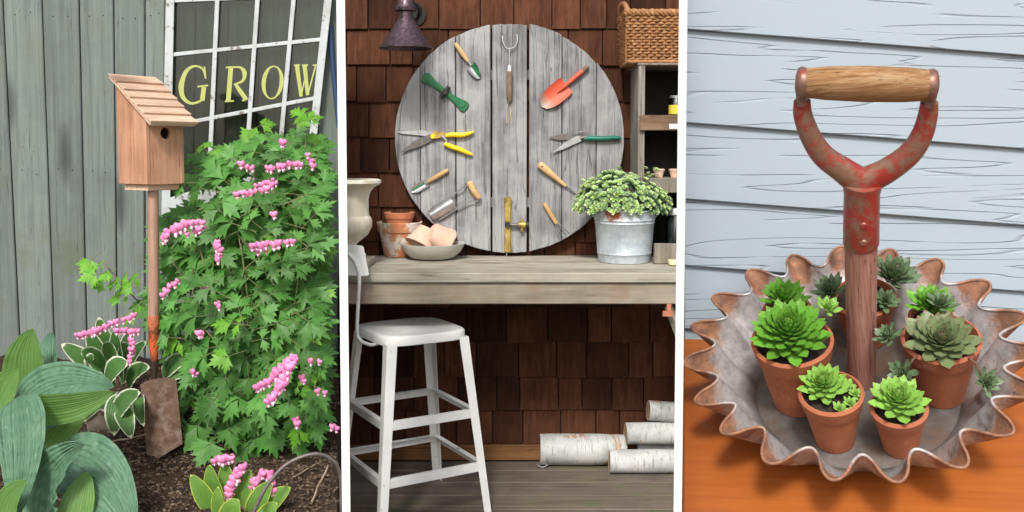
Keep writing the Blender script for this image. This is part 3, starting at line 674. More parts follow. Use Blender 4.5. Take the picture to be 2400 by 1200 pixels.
# ---- bench
BZ = P(1200, 598, YS2 - .012).z; BF = GZ(1200, 640, BZ).y
M_bench = wood('bench_wood', lin(108, 100, 88), lin(164, 156, 142), lin(196, 190, 178), 'x', 42., .035, .85, .45, .012, True, lin(168, 164, 150), .55, (.9, 1.1), bd=.0012, warp=.02)
M_apron = wood('bench_apron_wood', lin(96, 86, 74), lin(150, 142, 126), lin(182, 172, 156), 'x', 30., .05, .85, .45, .0, True, lin(132, 104, 88), .58, (.95, 1.05), bd=.0012, warp=.05)
bx0, bx1 = P(806, 640, BF).x, .76
bench = thing('potting_bench', 'long weathered grey wooden potting bench against the shingle wall', 'bench', (0, BF, DECKZ))
nb = 4; dd = (YS2 - .006 - BF) / nb; th = BZ - P(1200, 663, BF).z
for i in range(nb):
    a, b = BF + i * dd, BF + (i + 1) * dd - .004
    g = MB(); l0, l1 = P(806, 640, a).x, P(806, 640, b).x; z0, z1 = BZ - th + (.0 if i == 0 else .004), BZ - (.0 if i == 0 else rnd(0, .002)); g.hexa([Vector(q) for q in ((l0, a, z0), (bx1, a, z0), (bx1, b, z0), (l1, b, z0), (l0, a, z1), (bx1, a, z1), (bx1, b, z1), (l1, b, z1))]); g.build('plank', M_bench, bench, bevel=.003)
az1, az0 = BZ - th - .0006, P(1200, 713, BF + .012).z
g = MB(); g.bx(bx0 + .004, bx1, BF + .012, BF + .045, az0, az1); g.build('apron', M_apron, bench, bevel=.003)
for sd2 in (0, 1):
    for Y in (BF + .048, YS2 - .11):
        X = .685 if sd2 else P(795, 640, Y).x
        g = MB(); g.bx(X, X + .020 if X < 0 else X + .07, Y, Y + .07, DECKZ, BZ - th - .001); g.build('leg', M_apron, bench, bevel=.003)
g = MB(); pA = P(1572, 728, BF + .06); g.tube([P(1566, 716, BF + .05), P(1598, 800, BF + .06)], .016, 4); g.build('brace', M_bench, bench)
M_cu = noisy('copper_plate', (.45, .16, .08, 1), (.6, .26, .15, 1), 50., .5, .3)
p0 = P(1565, 735, BF + .008); g = MB(); g.box(p0, (.036, .004, .020)).box(p0 + Vector((.004, 0, .022)), (.016, .004, .024)); g.build('bracket', M_cu, bench)

# ---- round plank disc
c0 = PL(1194, 325, Vector((0, YS2 - .055, 1)), Vector((0, 1, 0)))
bot = GZ(1194, 600.5, BZ); DTOP = P(1194, 52, YS2 - .040)
dax = (DTOP - bot).normalized(); DN = Vector((1, 0, 0)).cross(dax); DN = -DN if DN.y > 0 else DN
DM = frame(PL(1194, 325, bot, DN), (1, 0, 0), DN)
K = (PL(1294, 325, bot, DN) - PL(1194, 325, bot, DN)).length / 100
M_disc = wood('grey_barn_board', lin(72, 72, 73), lin(138, 138, 140), lin(192, 192, 192), 'z', 58., .028, .9, .8, .010, True, lin(160, 160, 160), .52, (.88, 1.1), bd=.0022, warp=.03)
disc = thing('round_plank_panel', 'round weathered grey plank tabletop hung with garden tools', 'panel', Matrix.Translation(bot))
edges = [(925, 984.5), (986, 1067), (1069.5, 1149.5), (1154, 1234.5), (1240.5, 1316), (1318, 1397), (1398.5, 1464)]
dsh = [0, 2, -1, -4, 3, -2, 4]
for (a, b), sh in zip(edges, dsh):
    a -= 1194; b -= 1194; Rr = 269; up, dn = [], []
    for k in range(13):
        x = a + (b - a) * k / 12; x = max(-Rr + .5, min(Rr - .5, x)); h = math.sqrt(Rr * Rr - x * x)
        up.append((x * K, min((h + sh * .6 + rnd(-1, 1)), 272) * K)); dn.append((x * K, -min(h + rnd(-.8, .8), 269) * K))
    g = MB(); g.prism(dn + up[::-1], -.026, rnd(-.0015, .0015), DM); g.build('plank', M_disc, disc, bevel=.002)
for yy in (-150, 150):
    g = MB(); g.bx(-200 * K, 200 * K, yy * K - .02, yy * K + .02, -.030, -.0262, DM); g.build('batten', M_disc, disc)
def D(px, py, off=0.): return PL(px, py, bot, DN) + DN * off
def tf(x1, y1, x2, y2, off=0.):
    p, q = D(x1, y1, off), D(x2, y2, off); return frame(p, q - p, DN), (q - p).length
# tool materials
M_hand = wood('tool_handle', lin(150, 112, 70), lin(205, 168, 118), lin(226, 196, 150), 'x', 50., .06, .6, .2, 0, False, None, bd=.0005)
M_steel = noisy('tool_steel', (.42, .42, .42, 1), (.62, .62, .61, 1), 40., .35, .85, bs=.1, c3=(.25, .2, .17, 1), t3=.64)
M_bark = noisy('old_handle', (.12, .08, .05, 1), (.26, .18, .12, 1), 60., .8, bs=.5)
M_dsteel = noisy('dark_steel', (.10, .095, .09, 1), (.22, .20, .19, 1), 50., .5, .6, bs=.2, c3=(.16, .09, .06, 1), t3=.6)
M_grn = paint('green_enamel', lin(40, 112, 70), lin(60, 66, 60), .68, .4, 50., lin(34, 86, 58))
M_tgr = paint('teal_grip', lin(28, 110, 92), lin(30, 50, 50), .7, .4, 50.)
M_red = paint('red_enamel', lin(222, 98, 72), lin(150, 110, 92), .58, .55, 40., lin(196, 84, 60))
M_yel = paint('yellow_plastic', lin(248, 208, 30), None, rough=.35)
M_brs = noisy('old_brass', (.40, .27, .06, 1), (.58, .42, .12, 1), 30., .45, .55, bs=.2, c3=(.22, .15, .05, 1), t3=.56)
M_blk = noisy('black_metal', (.02, .02, .02, 1), (.05, .048, .045, 1), 40., .55, .3)
TG = 'garden tools hung on the round panel'
def tool(name, label, cat, x1, y1, x2, y2):
    M, L = tf(x1, y1, x2, y2); t = thing(name, label, cat, M, TG); return t, L
def tb(t, name, pts, rad, mat, n=10, **k):
    g = MB(); g.tube(pts, rad, n, **k); return g.build(name, mat, t, smooth=50, local=True)
def flatp(t, name, poly, z0, z1, mat, bevel=.0008):
    g = MB(); g.prism(poly, z0, z1); return g.build(name, mat, t, bevel=bevel, local=True)
def dish(t, name, fn, mat):     # scooped sheet blade: fn(u) -> half width ; along x
    x0, x1, hw, dp, z = fn
    def f(u, v, o=0): q = 2 * v - 1; return Vector((x0 + (x1 - x0) * u, q * hw(u), z + dp * (q * q) * min(1, (1 - u) * 3 + .2) - o))
    g = MB(); g.grid(f, 14, 10); g.grid(lambda u, v: f(u, v, .0014), 14, 10); return g.build(name, mat, t, smooth=60, local=True)
# 1 small trowel top left
t, L = tool('hand_trowel', 'small trowel with yellow wooden handle and green and silver blade, upper left of panel', 'trowel', 1067, 102, 1125, 184)
tb(t, 'handle', [(0, 0, .012), (.01, 0, .012), (L * .3, 0, .012), (L * .52, 0, .012)], [.006, .0085, .0105, .0075], M_hand)
tb(t, 'neck', [(L * .5, 0, .012), (L * .64, 0, .010)], [.006, .006], M_steel)
bl = dish(t, 'blade', (L * .6, L * 1.0, lambda u: .021 * (1 - u ** 3.0) ** .5 * (.85 + .15 * min(1, u * 6)), .010, .006), M_steel)
g = MB(); g.grid(lambda u, v: (L * (.64 + .33 * u), -.002 + (.020 * (1 - u ** 3) ** .5) * v, .0066 + .010 * v * v * (1 - u * .6)), 8, 6); g.build('green_paint', M_grn, t, smooth=60, local=True)
# 2 green twin-lobed sprinkler
t, L = tool('lawn_sprinkler', 'green twin lobed lawn sprinkler plate with black hub', 'sprinkler', 992, 178, 1095, 255)
pl = []
for k in range(40):
    a = 2 * math.pi * k / 40; c, s = math.cos(a), math.sin(a); x = L / 2 + c * L * .5
    wd = .012 + .013 * min(1, abs(c) ** 2.5 * 1.3) ; pl.append((x, math.copysign(min(1, abs(s) * 1.9) ** .5 * wd, s) if abs(s) > 1e-6 else 0))
flatp(t, 'plate', pl, .002, .008, M_grn, .002)
flatp(t, 'rib', [(x * .86 + L * .07, y * .55) for x, y in pl], .0081, .011, M_grn, .001)
tb(t, 'hub', [(L * .5, -.028, .018), (L * .5, .028, .018)], .009, M_blk); tb(t, 'hub_cap', [(L * .5, 0, .010), (L * .5, 0, .034)], .011, M_blk, 12)
# 3 hanging fork with string loop, middle
t, L = tool('hand_weeder', 'thin two pronged weeder with dark wooden handle hanging at the top centre', 'weeder', 1194, 92, 1194, 240)
kk = K
tb(t, 'prongs', crom([(-.018, .030, .012), (.012, .031, .014), (.034, .016, .014), (.038, 0, .014), (.034, -.014, .014), (.010, -.026, .014), (-.012, -.028, .012)], 4), .0020, M_steel, 6)
tb(t, 'rod', [(.036, 0, .014), (L * .44, 0, .012)], .0022, M_steel, 6)
tb(t, 'ferrule', [(L * .42, 0, .012), (L * .52, 0, .012)], [.0055, .0075], M_tip)
tb(t, 'handle', [(L * .51, 0, .012), (L * .56, 0, .012), (L * .8, 0, .012), (L * .97, 0, .012), (L, 0, .012)], [.0095, .0115, .0120, .0105, .007], M_bark)
tb(t, 'string', crom([(L, .002, .008), (L * 1.10, .010, .004), (L * 1.30, -.004, .003), (L * 1.32, -.010, .003), (L * 1.14, -.012, .004), (L, -.002, .008)], 4), .0012, M_hand, 5)
# 4 red trowel
t, L = tool('hand_trowel', 'red painted trowel with worn tip and brown handle, upper right of panel', 'trowel', 1378, 156, 1268, 250)
tb(t, 'handle', [(0, 0, .016), (.004, 0, .016), (L * .12, 0, .016)], [.007, .0100, .0100], M_bark)
tb(t, 'socket', [(L * .11, 0, .016), (L * .4, 0, .015), (L * .56, 0, .010), (L * .66, 0, .006)], [.0098, .0085, .0065, .002], M_red)
M_redtip = Mt('red_enamel_worn_tip'); v = M_redtip.co('Object', False); xx = M_redtip.sep(v)[0]; nn = M_redtip.nz(v, 40, 6, .7)
tt = M_redtip.ma('MULTIPLY_ADD', M_redtip.ma('SUBTRACT', nn, .5), .05, xx)
M_redtip.bump(nn, .2, .001); M_redtip = M_redtip.set(M_redtip.mix(M_redtip.ramp(M_redtip.ma('MULTIPLY', M_redtip.ma('SUBTRACT', tt, L * .78), 25.), [(0., 0.), (1., 1.)]), lin(222, 98, 72), lin(168, 150, 132)), .55)
dish(t, 'blade', (L * .46, L * 1.0, lambda u: .040 * (1 - max(0, (u - .35) / .65) ** 2.4) ** .5 * (.92 + .08 * min(1, u * 8)), .016, .003), M_redtip)
# 5 yellow shears
M0 = frame(D(1015, 321), D(1115, 321) - D(1015, 321), DN)
t = thing('grass_shears', 'grass shears with yellow handles and open dark blades, left of panel', 'shears', M0, TG)
def loc(px, py): return ((px - 1015) * K, (321 - py) * K)
def lp(L_): return [loc(*p) for p in L_]
flatp(t, 'blade', lp([(1022, 309), (985, 305), (930, 309), (945, 314), (985, 318), (1018, 321)]), .006, .009, M_steel)
b2 = flatp(t, 'blade', lp([(1010, 314), (970, 331), (938, 358), (950, 355), (985, 344), (1020, 327)]), .010, .013, M_dsteel)
flatp(t, 'tang', lp([(1015, 306), (1050, 312), (1052, 320), (1018, 326)]), .014, .018, M_brs)
g = MB(); c = loc(1015, 320); g.tube([(c[0], c[1], .018), (c[0], c[1], .024)], [.011, .009], 14); g.build('pivot_bolt', M_yel, t, smooth=40, local=True)
def hl(a): return [Vector((*loc(p[0], p[1]), .014)) for p in a]
tb(t, 'spring_arm', hl([(1035, 318), (1046, 328), (1046, 342)]), .0065, M_steel)
tb(t, 'grip', hl([(1046, 318), (1062, 316), (1085, 317), (1100, 313), (1111, 309)]), [.008, .0105, .0095, .0080, .0045], M_yel)
tb(t, 'grip', hl([(1042, 337), (1056, 343), (1080, 351), (1100, 360), (1108, 362)]), [.009, .0105, .0095, .0075, .004], M_yel)
# 6 green shears
M0 = frame(D(1355, 322), D(1455, 322) - D(1355, 322), DN)
t = thing('grass_shears', 'old grass shears with one green handle and rusty blades, right of panel', 'shears', M0, TG)
def loc(px, py): return ((px - 1355) * K, (322 - py) * K)
flatp(t, 'blade', lp([(1352, 315), (1320, 314), (1283, 323), (1310, 329), (1352, 328)]), .006, .009, M_dsteel)
flatp(t, 'blade', lp([(1352, 318), (1325, 333), (1291, 359), (1318, 351), (1360, 332), (1372, 322)]), .010, .013, M_steel)
tb(t, 'spring', hl([(1350, 312), (1360, 308), (1372, 310), (1384, 315)]), .0022, M_steel, 6)
tb(t, 'lever', hl([(1360, 325), (1374, 320)]), .007, M_dsteel)
tb(t, 'grip', hl([(1368, 326), (1378, 324), (1410, 325), (1440, 323), (1454, 323)]), [.007, .0105, .0100, .0095, .006], M_tgr)
# 7 lower left trowel
t, L = tool('hand_trowel', 'narrow trowel with pale wooden handle, lower left of panel', 'trowel', 1051, 398, 966, 448)
tb(t, 'handle', [(0, 0, .012), (.006, 0, .012), (L * .3, 0, .012), (L * .56, 0, .012)], [.006, .009, .0100, .0072], M_hand)
tb(t, 'ferrule', [(L * .54, 0, .012), (L * .64, 0, .010)], .0068, M_steel)
dish(t, 'blade', (L * .58, L * 1.02, lambda u: .0165 * (1 - max(0, (u - .6) / .4) ** 2 * .75), .008, .005), M_steel)
g = MB(); g.grid(lambda u, v: (L * (.64 + .33 * u), -.011 + .012 * v, .0066 + .002 * v), 6, 4); g.build('green_paint', M_grn, t, local=True)
# 8 bulb planter
t, L = tool('bulb_planter', 'steel tube bulb planter with wooden cross handle, lower left of panel', 'bulb planter', 1110, 446, 1014, 504)
tb(t, 'grip', [(-.006, -.040, .022), (-.004, -.034, .022), (0, 0, .022), (-.004, .034, .022), (-.006, .040, .022)], [.010, .0135, .0125, .0135, .010], M_hand, 14)
for s in (-1, 1): tb(t, 'arm', crom([(-.004, s * .040, .022), (.012, s * .044, .021), (.04, s * .030, .018), (L * .95, s * .030, .012)], 4), .0032, M_steel, 6)
def cyl(u, v, o=0):
    a = math.pi * (1.15 * v - .075); r = .0285 - .004 * u - o; return Vector((L * .48 + (L * .55) * u, -math.cos(a) * r, .005 + math.sin(a) * r))
g = MB(); g.grid(cyl, 6, 18); g.grid(lambda u, v: cyl(u, v, .0014), 6, 18); g.build('tube', M_steel, t, smooth=60, local=True)
# 9 brass sprinkler
t, L = tool('brass_sprinkler', 'old brass two ended sprinkler with side valve at the panel bottom', 'sprinkler', 1190, 460, 1190, 592)
pl = []
for k in range(36):
    a = 2 * math.pi * k / 36; c, s = math.cos(a), math.sin(a); pl.append((L / 2 + c * L * .5, math.copysign(min(1, abs(s) * 2.2) ** .6 * (.0125 + .005 * abs(c) ** 3), s) if abs(s) > 1e-6 else 0))
flatp(t, 'plate', pl, .003, .012, M_brs, .003)
tb(t, 'hub', [(L * .5, 0, .012), (L * .5, 0, .026)], [.013, .010], M_blk, 14)
tb(t, 'valve_stem', [(L * .5, 0, .018), (L * .5, .050, .018)], .007, M_dsteel); tb(t, 'valve_knob', [(L * .5, .070, .018), (L * .5, .084, .018)], .012, M_blk, 12)
tb(t, 'valve_body', [(L * .5, .044, .018), (L * .5, .072, .018)], .013, M_brs, 12); tb(t, 'valve_nozzle', [(L * .40, .058, .018), (L * .62, .058, .018)], [.006, .008], M_brs)
tb(t, 'wire', [(L * .66, -.004, .013), (L * 1.06, -.004, .006)], .0008, M_tip, 5)
# 10 dandelion weeder
t, L = tool('dandelion_weeder', 'weeder with pale tapered wooden handle and thin rod beside the bucket plant', 'weeder', 1263, 384, 1352, 458)
tb(t, 'handle', [(0, 0, .015), (.008, 0, .015), (.03, 0, .015), (L * .45, 0, .014), (L * .70, 0, .013)], [.010, .0150, .0150, .0105, .0065], M_hand, 14)
tb(t, 'hole', [(.016, 0, .0285), (.016, 0, .0306)], .0035, M_blk); tb(t, 'rod', [(L * .69, 0, .013), (L * 1.06, 0, .010)], .0026, M_dsteel, 6)
# 11 small wire rake
t, L = tool('wire_hand_rake', 'small hand rake with pale handle and thin wire tines, lower right of panel', 'rake', 1275, 476, 1322, 552)
tb(t, 'handle', [(0, 0, .012), (.006, 0, .012), (L * .3, 0, .012), (L * .62, 0, .012)], [.006, .0085, .0098, .0085], M_hand)
for a in (-.022, -.008, .008, .022): tb(t, 'tine', crom([(L * .62, a * .2, .012), (L * .78, a * .7, .012), (L * .97, a, .008), (L * 1.0, a, .003)], 3), .0012, M_steel, 5)

# ---- stool
SH = .665; SZ = DECKZ + SH
cs = [GZ(1020, 744, SZ), GZ(1090, 768, SZ), GZ(905, 797, SZ), GZ(830, 757, SZ)]   # back right front left
cen = sum(cs, Vector()) / 4; hd = sum((c - cen).length for c in cs) / 4 * 1.03
v1 = (cs[0] - cs[2]); v2 = cs[3] - cs[1]; ang = (math.atan2(v1.x, v1.y) + math.atan2(-v2.y, -v2.x) * -1) / 2
ang = (math.atan2(v1.x, v1.y) + math.atan2(v2.y, -v2.x)) / 2
SM = Matrix.Translation((cen.x, cen.y, DECKZ)) @ Matrix.Rotation(-ang + R(45), 4, 'Z')   # local axes along the seat sides
hs_ = hd / math.sqrt(2) * 1.04
M_stool = paint('stool_enamel', (.84, .84, .82, 1), (.30, .28, .25, 1), .665, .4, 34., (.70, .70, .66, 1))
stool = thing('metal_stool', 'white painted metal stool with low back in front of the bench', 'stool', SM)
def seat(u, v):
    pass
g = MB(); n = 48; prof = [(1.0, -.030), (1.0, -.006), (.975, 0), (.90, .002), (.7, -.003), (.4, -.007), (.15, -.008)]
def sq(a, e=5.0):
    c, s = math.cos(a), math.sin(a); r = (abs(c) ** e + abs(s) ** e) ** (-1 / e); return r * c, r * s
vs = []; fs = []
for (k, z) in prof:
    for j in range(n):
        x, y = sq(2 * math.pi * j / n); vs.append((x * hs_ * k, y * hs_ * k, SH + z))
for i in range(len(prof) - 1): fs += [(i * n + j, i * n + (j + 1) % n, (i + 1) * n + (j + 1) % n, (i + 1) * n + j) for j in range(n)]
fs.append([(len(prof) - 1) * n + j for j in range(n)])
g.add(vs, fs)
vs2 = [];
for k, z in ((.985, -.030), (.985, -.004)):
    for j in range(n):
        x, y = sq(2 * math.pi * j / n); vs2.append((x * hs_ * k, y * hs_ * k, SH + z - .002))
g.add(vs2, [((j + 1) % n, j, n + j, n + (j + 1) % n) for j in range(n)] + [[n + j for j in range(n)][::-1]])
g.build('seat', M_stool, stool, smooth=45, local=True)
spl = .062; top = hs_ * .93
def legc(sx, sy, z): k = top + spl * (1 - z / SH); return Vector((sx * k, sy * k, z))
for sx in (-1, 1):
    for sy in (-1, 1):
        g = MB(); W_ = .038; tk = .0022
        for ax in (0, 1):
            p = []
            for z in (0.0, SH - .024):
                c = legc(sx, sy, z); ww = W_ * (.72 + .28 * z / SH)
                if ax == 0: q = [(c.x, c.y, z), (c.x - sx * ww, c.y, z), (c.x - sx * ww, c.y - sy * tk, z), (c.x, c.y - sy * tk, z)]
                else: q = [(c.x, c.y - sy * tk, z), (c.x, c.y - sy * ww, z), (c.x - sx * tk, c.y - sy * ww, z), (c.x - sx * tk, c.y - sy * tk, z)]
                p += [Vector(k) for k in q]
            g.hexa(p)
        g.build('leg', M_stool, stool, bevel=.0008, local=True)
fy = cs[2].y - .03
for z in (P(905, 1018, fy).z - DECKZ, P(905, 1152, fy - .01).z - DECKZ):
    for (a, b) in (((-1, -1), (1, -1)), ((1, -1), (1, 1)), ((1, 1), (-1, 1)), ((-1, 1), (-1, -1))):
        A_, B_ = legc(*a, z), legc(*b, z); d = (B_ - A_).normalized(); inn = Vector((-d.y, d.x, 0))
        if inn.dot(-A_) < 0: inn = -inn
        A_ += inn * .0035 + d * .002; B_ += inn * .0035 - d * .002; g = MB(); h = .029
        g.hexa([A_, B_, B_ + inn * .002, A_ + inn * .002] + [k + Vector((0, 0, h)) for k in (A_, B_, B_ + inn * .002, A_ + inn * .002)])
        z2 = Vector((0, 0, h - .002)); g.hexa([A_ + inn * .002 + z2 + d * .02, B_ + inn * .002 + z2 - d * .02, B_ + inn * .02 + z2 - d * .02, A_ + inn * .02 + z2 + d * .02] + [k + z2 + Vector((0, 0, .002)) for k in (A_ + inn * .002 + d * .02, B_ + inn * .002 - d * .02, B_ + inn * .02 - d * .02, A_ + inn * .02 + d * .02)])
        g.build('rail', M_stool, stool, bevel=.0006, local=True)
yb = min(cs[3].y, BF) - .05
pp = crom([P(884, 806, yb - .02), P(868, 808, yb - .01), P(845, 798, yb), P(837, 775, yb), P(840, 700, yb), P(842, 648, yb), P(833, 615, yb + .004), P(818, 596, yb + .012)], 5)
g = MB(); g.tube(pp, .0062, 10); g.build('back_post', M_stool, stool, smooth=60)
def brest(u, v, o=0):
    l = (801, 578, 801, 640); x = 801 + v * (852 + 13 * u - 801); y = 574 + 72 * u + (v - .5) * 3
    e = max(0, v - .85) / .15; y = 610 + (y - 610) * (1 - .10 * e * e)
    return P(x, y, yb + .012 + .02 * (1 - v) ** 2 + o - .012 * u)
g = MB(); g.grid(brest, 10, 12); g.grid(lambda u, v: brest(u, v, .0025), 10, 12); g.build('backrest', M_stool, stool, smooth=60)

# ---- things on the bench
M_urn = noisy('cast_stone', (.58, .51, .38, 1), (.72, .67, .56, 1), 14., .85, bs=.2, c3=(.75, .73, .68, 1), t3=.5, sc3=6.)
uy = 3.50; uc = P(812, 598, uy); k = uy / F
ux = GZ(812, 598, BZ); ub = Vector((P(812, 598, uy).x, uy, BZ))
blk = MB().bx(ub.x - .07, ub.x + .095, uy - .09, uy + .09, BZ + .0005, BZ + .026).build('plinth_block', M_bench, origin=(ub.x, uy, BZ), bevel=.003); tag(blk, 'thin grey wooden block under the cream urn', 'block')
zt = P(812, 420, uy).z; ub.z = BZ + .0268; h = zt - ub.z
pr = [(0, 0), (46, 0), (46, .05), (34, .08), (24, .15), (24, .18), (34, .23), (50, .30), (59, .40), (60, .47), (57, .52), (54, .54), (54, .56), (53, .60), (53, .75), (57, .84), (66, .90), (78, .93), (83, .955), (82, .99), (76, 1.0), (66, .985), (52, .86), (48, .7), (46, .5), (20, .36), (0, .35)]
def flut(r, z, a, i): return r * (1 + (.018 * abs(math.sin(a * 14)) if 6 <= i <= 10 else 0))
g = MB(); g.lathe([(r * k, z * h) for r, z in pr], 84, Matrix.Translation(ub), flut); o = g.build('garden_urn', M_urn, origin=ub, smooth=40); tag(o, 'cream cast stone urn with flared rim at the left end of the bench', 'urn')
M_tc = noisy('terracotta', (.50, .16, .075, 1), (.62, .24, .12, 1), 25., .85, bs=.15, c3=(.66, .42, .3, 1), t3=.68, sc3=14.)
M_tcw = noisy('weathered_terracotta', (.58, .22, .10, 1), (.66, .34, .2, 1), 25., .9, bs=.3, c3=(.74, .68, .58, 1), t3=.47, sc3=11., w3=.05)
m = Mt('mossy_terracotta'); v = m.co(); n1 = m.nz(v, 14, 7, .7); n2 = m.nz(v, 20, 5, .6)
c = m.ramp(n1, [(.36, (.60, .20, .08, 1)), (.48, (.62, .30, .17, 1)), (.54, (.76, .70, .60, 1)), (.7, (.78, .73, .64, 1))]); c = m.mix(m.ramp(n2, [(.58, 0.), (.64, .8)]), c, (.30, .34, .14, 1)); m.bump(n1, .3, .001); M_tcm = m.set(c, .9)
M_pale = noisy('pale_terracotta', (.68, .40, .28, 1), (.74, .54, .43, 1), 14., .9, bs=.15)
def potmesh(r0, r1, h, rim=.2, th=.006, n=40, ex=.06):
    rr = lambda t: r0 + (r1 - r0) * t
    p = [(0, 0), (r0, 0), (r0 * 1.01, .002), (rr(1 - rim), h * (1 - rim)), (rr(1 - rim) * (1 + ex), h * (1 - rim)), (r1 * (1 + ex) * 1.0, h - .002), (r1 * (1 + ex) - .002, h), (r1 * (1 + ex) - th, h), (rr(.8) - th, h * .8), (r0 - th, .008), (0, .008)]
    g = MB(); g.lathe(p, n); return g
def pot_thing(name, label, M, r0, r1, h, mat, rim=.22, soil=None, group=None, th=.006):
    t = thing(name, label, 'pot', M, group); g = potmesh(r0, r1, h, rim, th)
    g.build('pot', mat, t, smooth=35, local=True)
    return t
def onb(px, py): return GZ(px, py, BZ)
kk = 3.62 / F
pb = onb(937, 599); pb.z += .0006; k = pb.y / F
ph = P(937, 520, pb.y).z - BZ
pot_thing('flower_pot', 'large mossy weathered terracotta pot on the bench with another pot inside', Matrix.Translation(pb), 36 * k, 51 * k, ph, M_tcm, .28)
p2 = pb.copy(); ph2 = .085; p2.z = P(937, 497, pb.y).z - ph2
pot_thing('flower_pot', 'clean orange terracotta pot nested in the mossy pot', Matrix.Translation(p2), 26 * k, 34 * k, ph2, M_tc, .3)
# bowl with tipped pots
M_bowl = noisy('stone_bowl', (.46, .45, .40, 1), (.58, .57, .51, 1), 12., .9, bs=.3, c3=(.52, .42, .28, 1), t3=.66, sc3=9.)
bb = onb(1014, 606); bb.z += .0006; k = bb.y / F; bhh = P(1014, 570, bb.y).z - BZ
g = MB(); g.lathe([(0, 0), (40 * k, 0), (52 * k, .10 * bhh), (66 * k, .45 * bhh), (74 * k, .85 * bhh), (76 * k, bhh), (72 * k, bhh), (64 * k, .6 * bhh), (50 * k, .3 * bhh), (0, .22 * bhh)], 56, Matrix.Translation(bb)); o = g.build('stone_bowl', M_bowl, origin=bb, smooth=50); tag(o, 'shallow grey stone bowl holding tipped pots on the bench', 'bowl')
for (px, py, r0, r1, h, rx, ry, lab, dy) in [(992, 557, 22, 34, .075, -20, 28, 'pale terracotta pot tipped over at the left of the stone bowl', -.02), (1030, 562, 18, 30, .085, 15, -62, 'pale terracotta pot lying on its side in the front of the stone bowl', -.03), (1032, 552, 18, 30, .08, 30, -48, 'pinkish terracotta pot lying behind the others in the stone bowl', .045)]:
    c = P(px, py, bb.y + dy); M = Matrix.Translation(c) @ Matrix.Rotation(R(ry), 4, 'Y') @ Matrix.Rotation(R(180 + rx), 4, 'X') @ Matrix.Translation((0, 0, -h / 2))
    pot_thing('tipped_pot', lab, M, r0 * k, r1 * k, h, M_pale, .25)
# bucket
m = Mt('galvanised'); v = m.co(); n1 = m.nz(v, 9, 6, .7, .4); vv = m.sep(m.vor(v, 60., 'F1', 'Color'))[0]
c = m.ramp(n1, [(.3, (.36, .42, .46, 1)), (.55, (.50, .56, .60, 1)), (.75, (.62, .66, .68, 1))]); c = m.mix(.10, c, m.ma('MULTIPLY', vv, 1.0))
dv = m.n('ShaderNodeVectorMath', operation='DISTANCE'); tc = m.n('ShaderNodeTexCoord').outputs['Object']; m.L(tc, dv.inputs[0])
bk = onb(1463, 612); bk.z += .0006; k = bk.y / F; hh = P(1463, 490, bk.y).z - bk.z
dv.inputs[1].default_value = (-33 * k, -64 * k, hh * .98)
c = m.mix(m.ramp(m.ma('MULTIPLY_ADD', m.ma('SUBTRACT', m.nz(v, 45, 5, .7), .5), .07, dv.outputs['Value']), [(.030, 1.), (.042, 0.)]), c, (.30, .10, .04, 1))
m.bump(n1, .12, .001); M_galv = m.set(c, .48, .35)
t = thing('galvanised_bucket', 'grey galvanised metal bucket with a rust spot holding the leafy plant', 'bucket', Matrix.Translation(bk))
pr = [(0, .004), (57 * k, .004), (58 * k, 0), (61 * k, 0), (61 * k, .006), (62.2 * k, .02), (63.0 * k, hh * .155), (64.6 * k, hh * .165), (63.6 * k, hh * .18), (69 * k, hh * .73), (71 * k, hh * .745), (69.7 * k, hh * .76), (70 * k, hh * .79), (72 * k, hh * .805), (70.6 * k, hh * .82), (72 * k, hh * .96), (74.5 * k, hh * .975), (74.5 * k, hh), (72 * k, hh), (70 * k, hh * .9), (67 * k, hh * .7)]
g = MB(); g.lathe(pr, 64); g.build('body', M_galv, t, smooth=50, local=True)
M_pots = noisy('potting_soil', (.018, .013, .010, 1), (.05, .036, .026, 1), 120., .95, bs=.8, bd=.003)
g = MB(); g.lathe([(0, hh * .86), (69.5 * k, hh * .86)], 40); g.build('potting_soil', M_pots, t, local=True)
for s in (-1, 1): tb(t, 'handle_ear', crom([(s * 70 * k, -.012, hh * .84), (s * 76 * k, 0, hh * .90), (s * 70 * k, .012, hh * .84)], 4), .003, M_galv, 6)
# plant: mounded foliage of small rosettes
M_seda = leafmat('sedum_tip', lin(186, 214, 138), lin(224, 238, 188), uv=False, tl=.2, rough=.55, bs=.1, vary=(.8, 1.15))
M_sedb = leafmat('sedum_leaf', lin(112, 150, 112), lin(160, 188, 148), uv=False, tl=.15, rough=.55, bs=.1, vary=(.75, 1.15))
def rosmesh(nl, L, W_, mats, seed, e0=.15, e1=1.35, name='rosette'):
    rr = random.Random(seed); g = MB()
    for i in range(nl):
        t = i / nl; a = i * 2.39996; el = e0 + (e1 - e0) * t; l = L * (1 - .55 * t) * rr.uniform(.9, 1.1); wd = W_ * (1 - .4 * t)
        M = Matrix.Rotation(a, 4, 'Z') @ Matrix.Rotation(-el, 4, 'Y')
        vs = [M @ Vector(p) for p in ((0, 0, 0), (l * .45, wd, .06 * l), (l * .85, wd * .7, .16 * l), (l, 0, .2 * l), (l * .85, -wd * .7, .16 * l), (l * .45, -wd, .06 * l), (l * .55, 0, -.02 * l))]
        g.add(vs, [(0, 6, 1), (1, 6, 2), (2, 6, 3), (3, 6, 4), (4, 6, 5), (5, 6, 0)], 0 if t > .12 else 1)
    return g.mesh(name, mats, smooth=60)
SED = [rosmesh(15, .016, .0062, [M_seda, M_sedb], s) for s in range(4)]
SEDB = [rosmesh(12, .020, .0065, [M_sedb, M_sedb], s + 9) for s in range(2)]
pt = bk + Vector((0, 0, hh * .86))
pl_ = thing('leafy_bucket_plant', 'pale green bushy plant of small rosettes in the galvanised bucket', 'plant', pt)
random.seed(8)
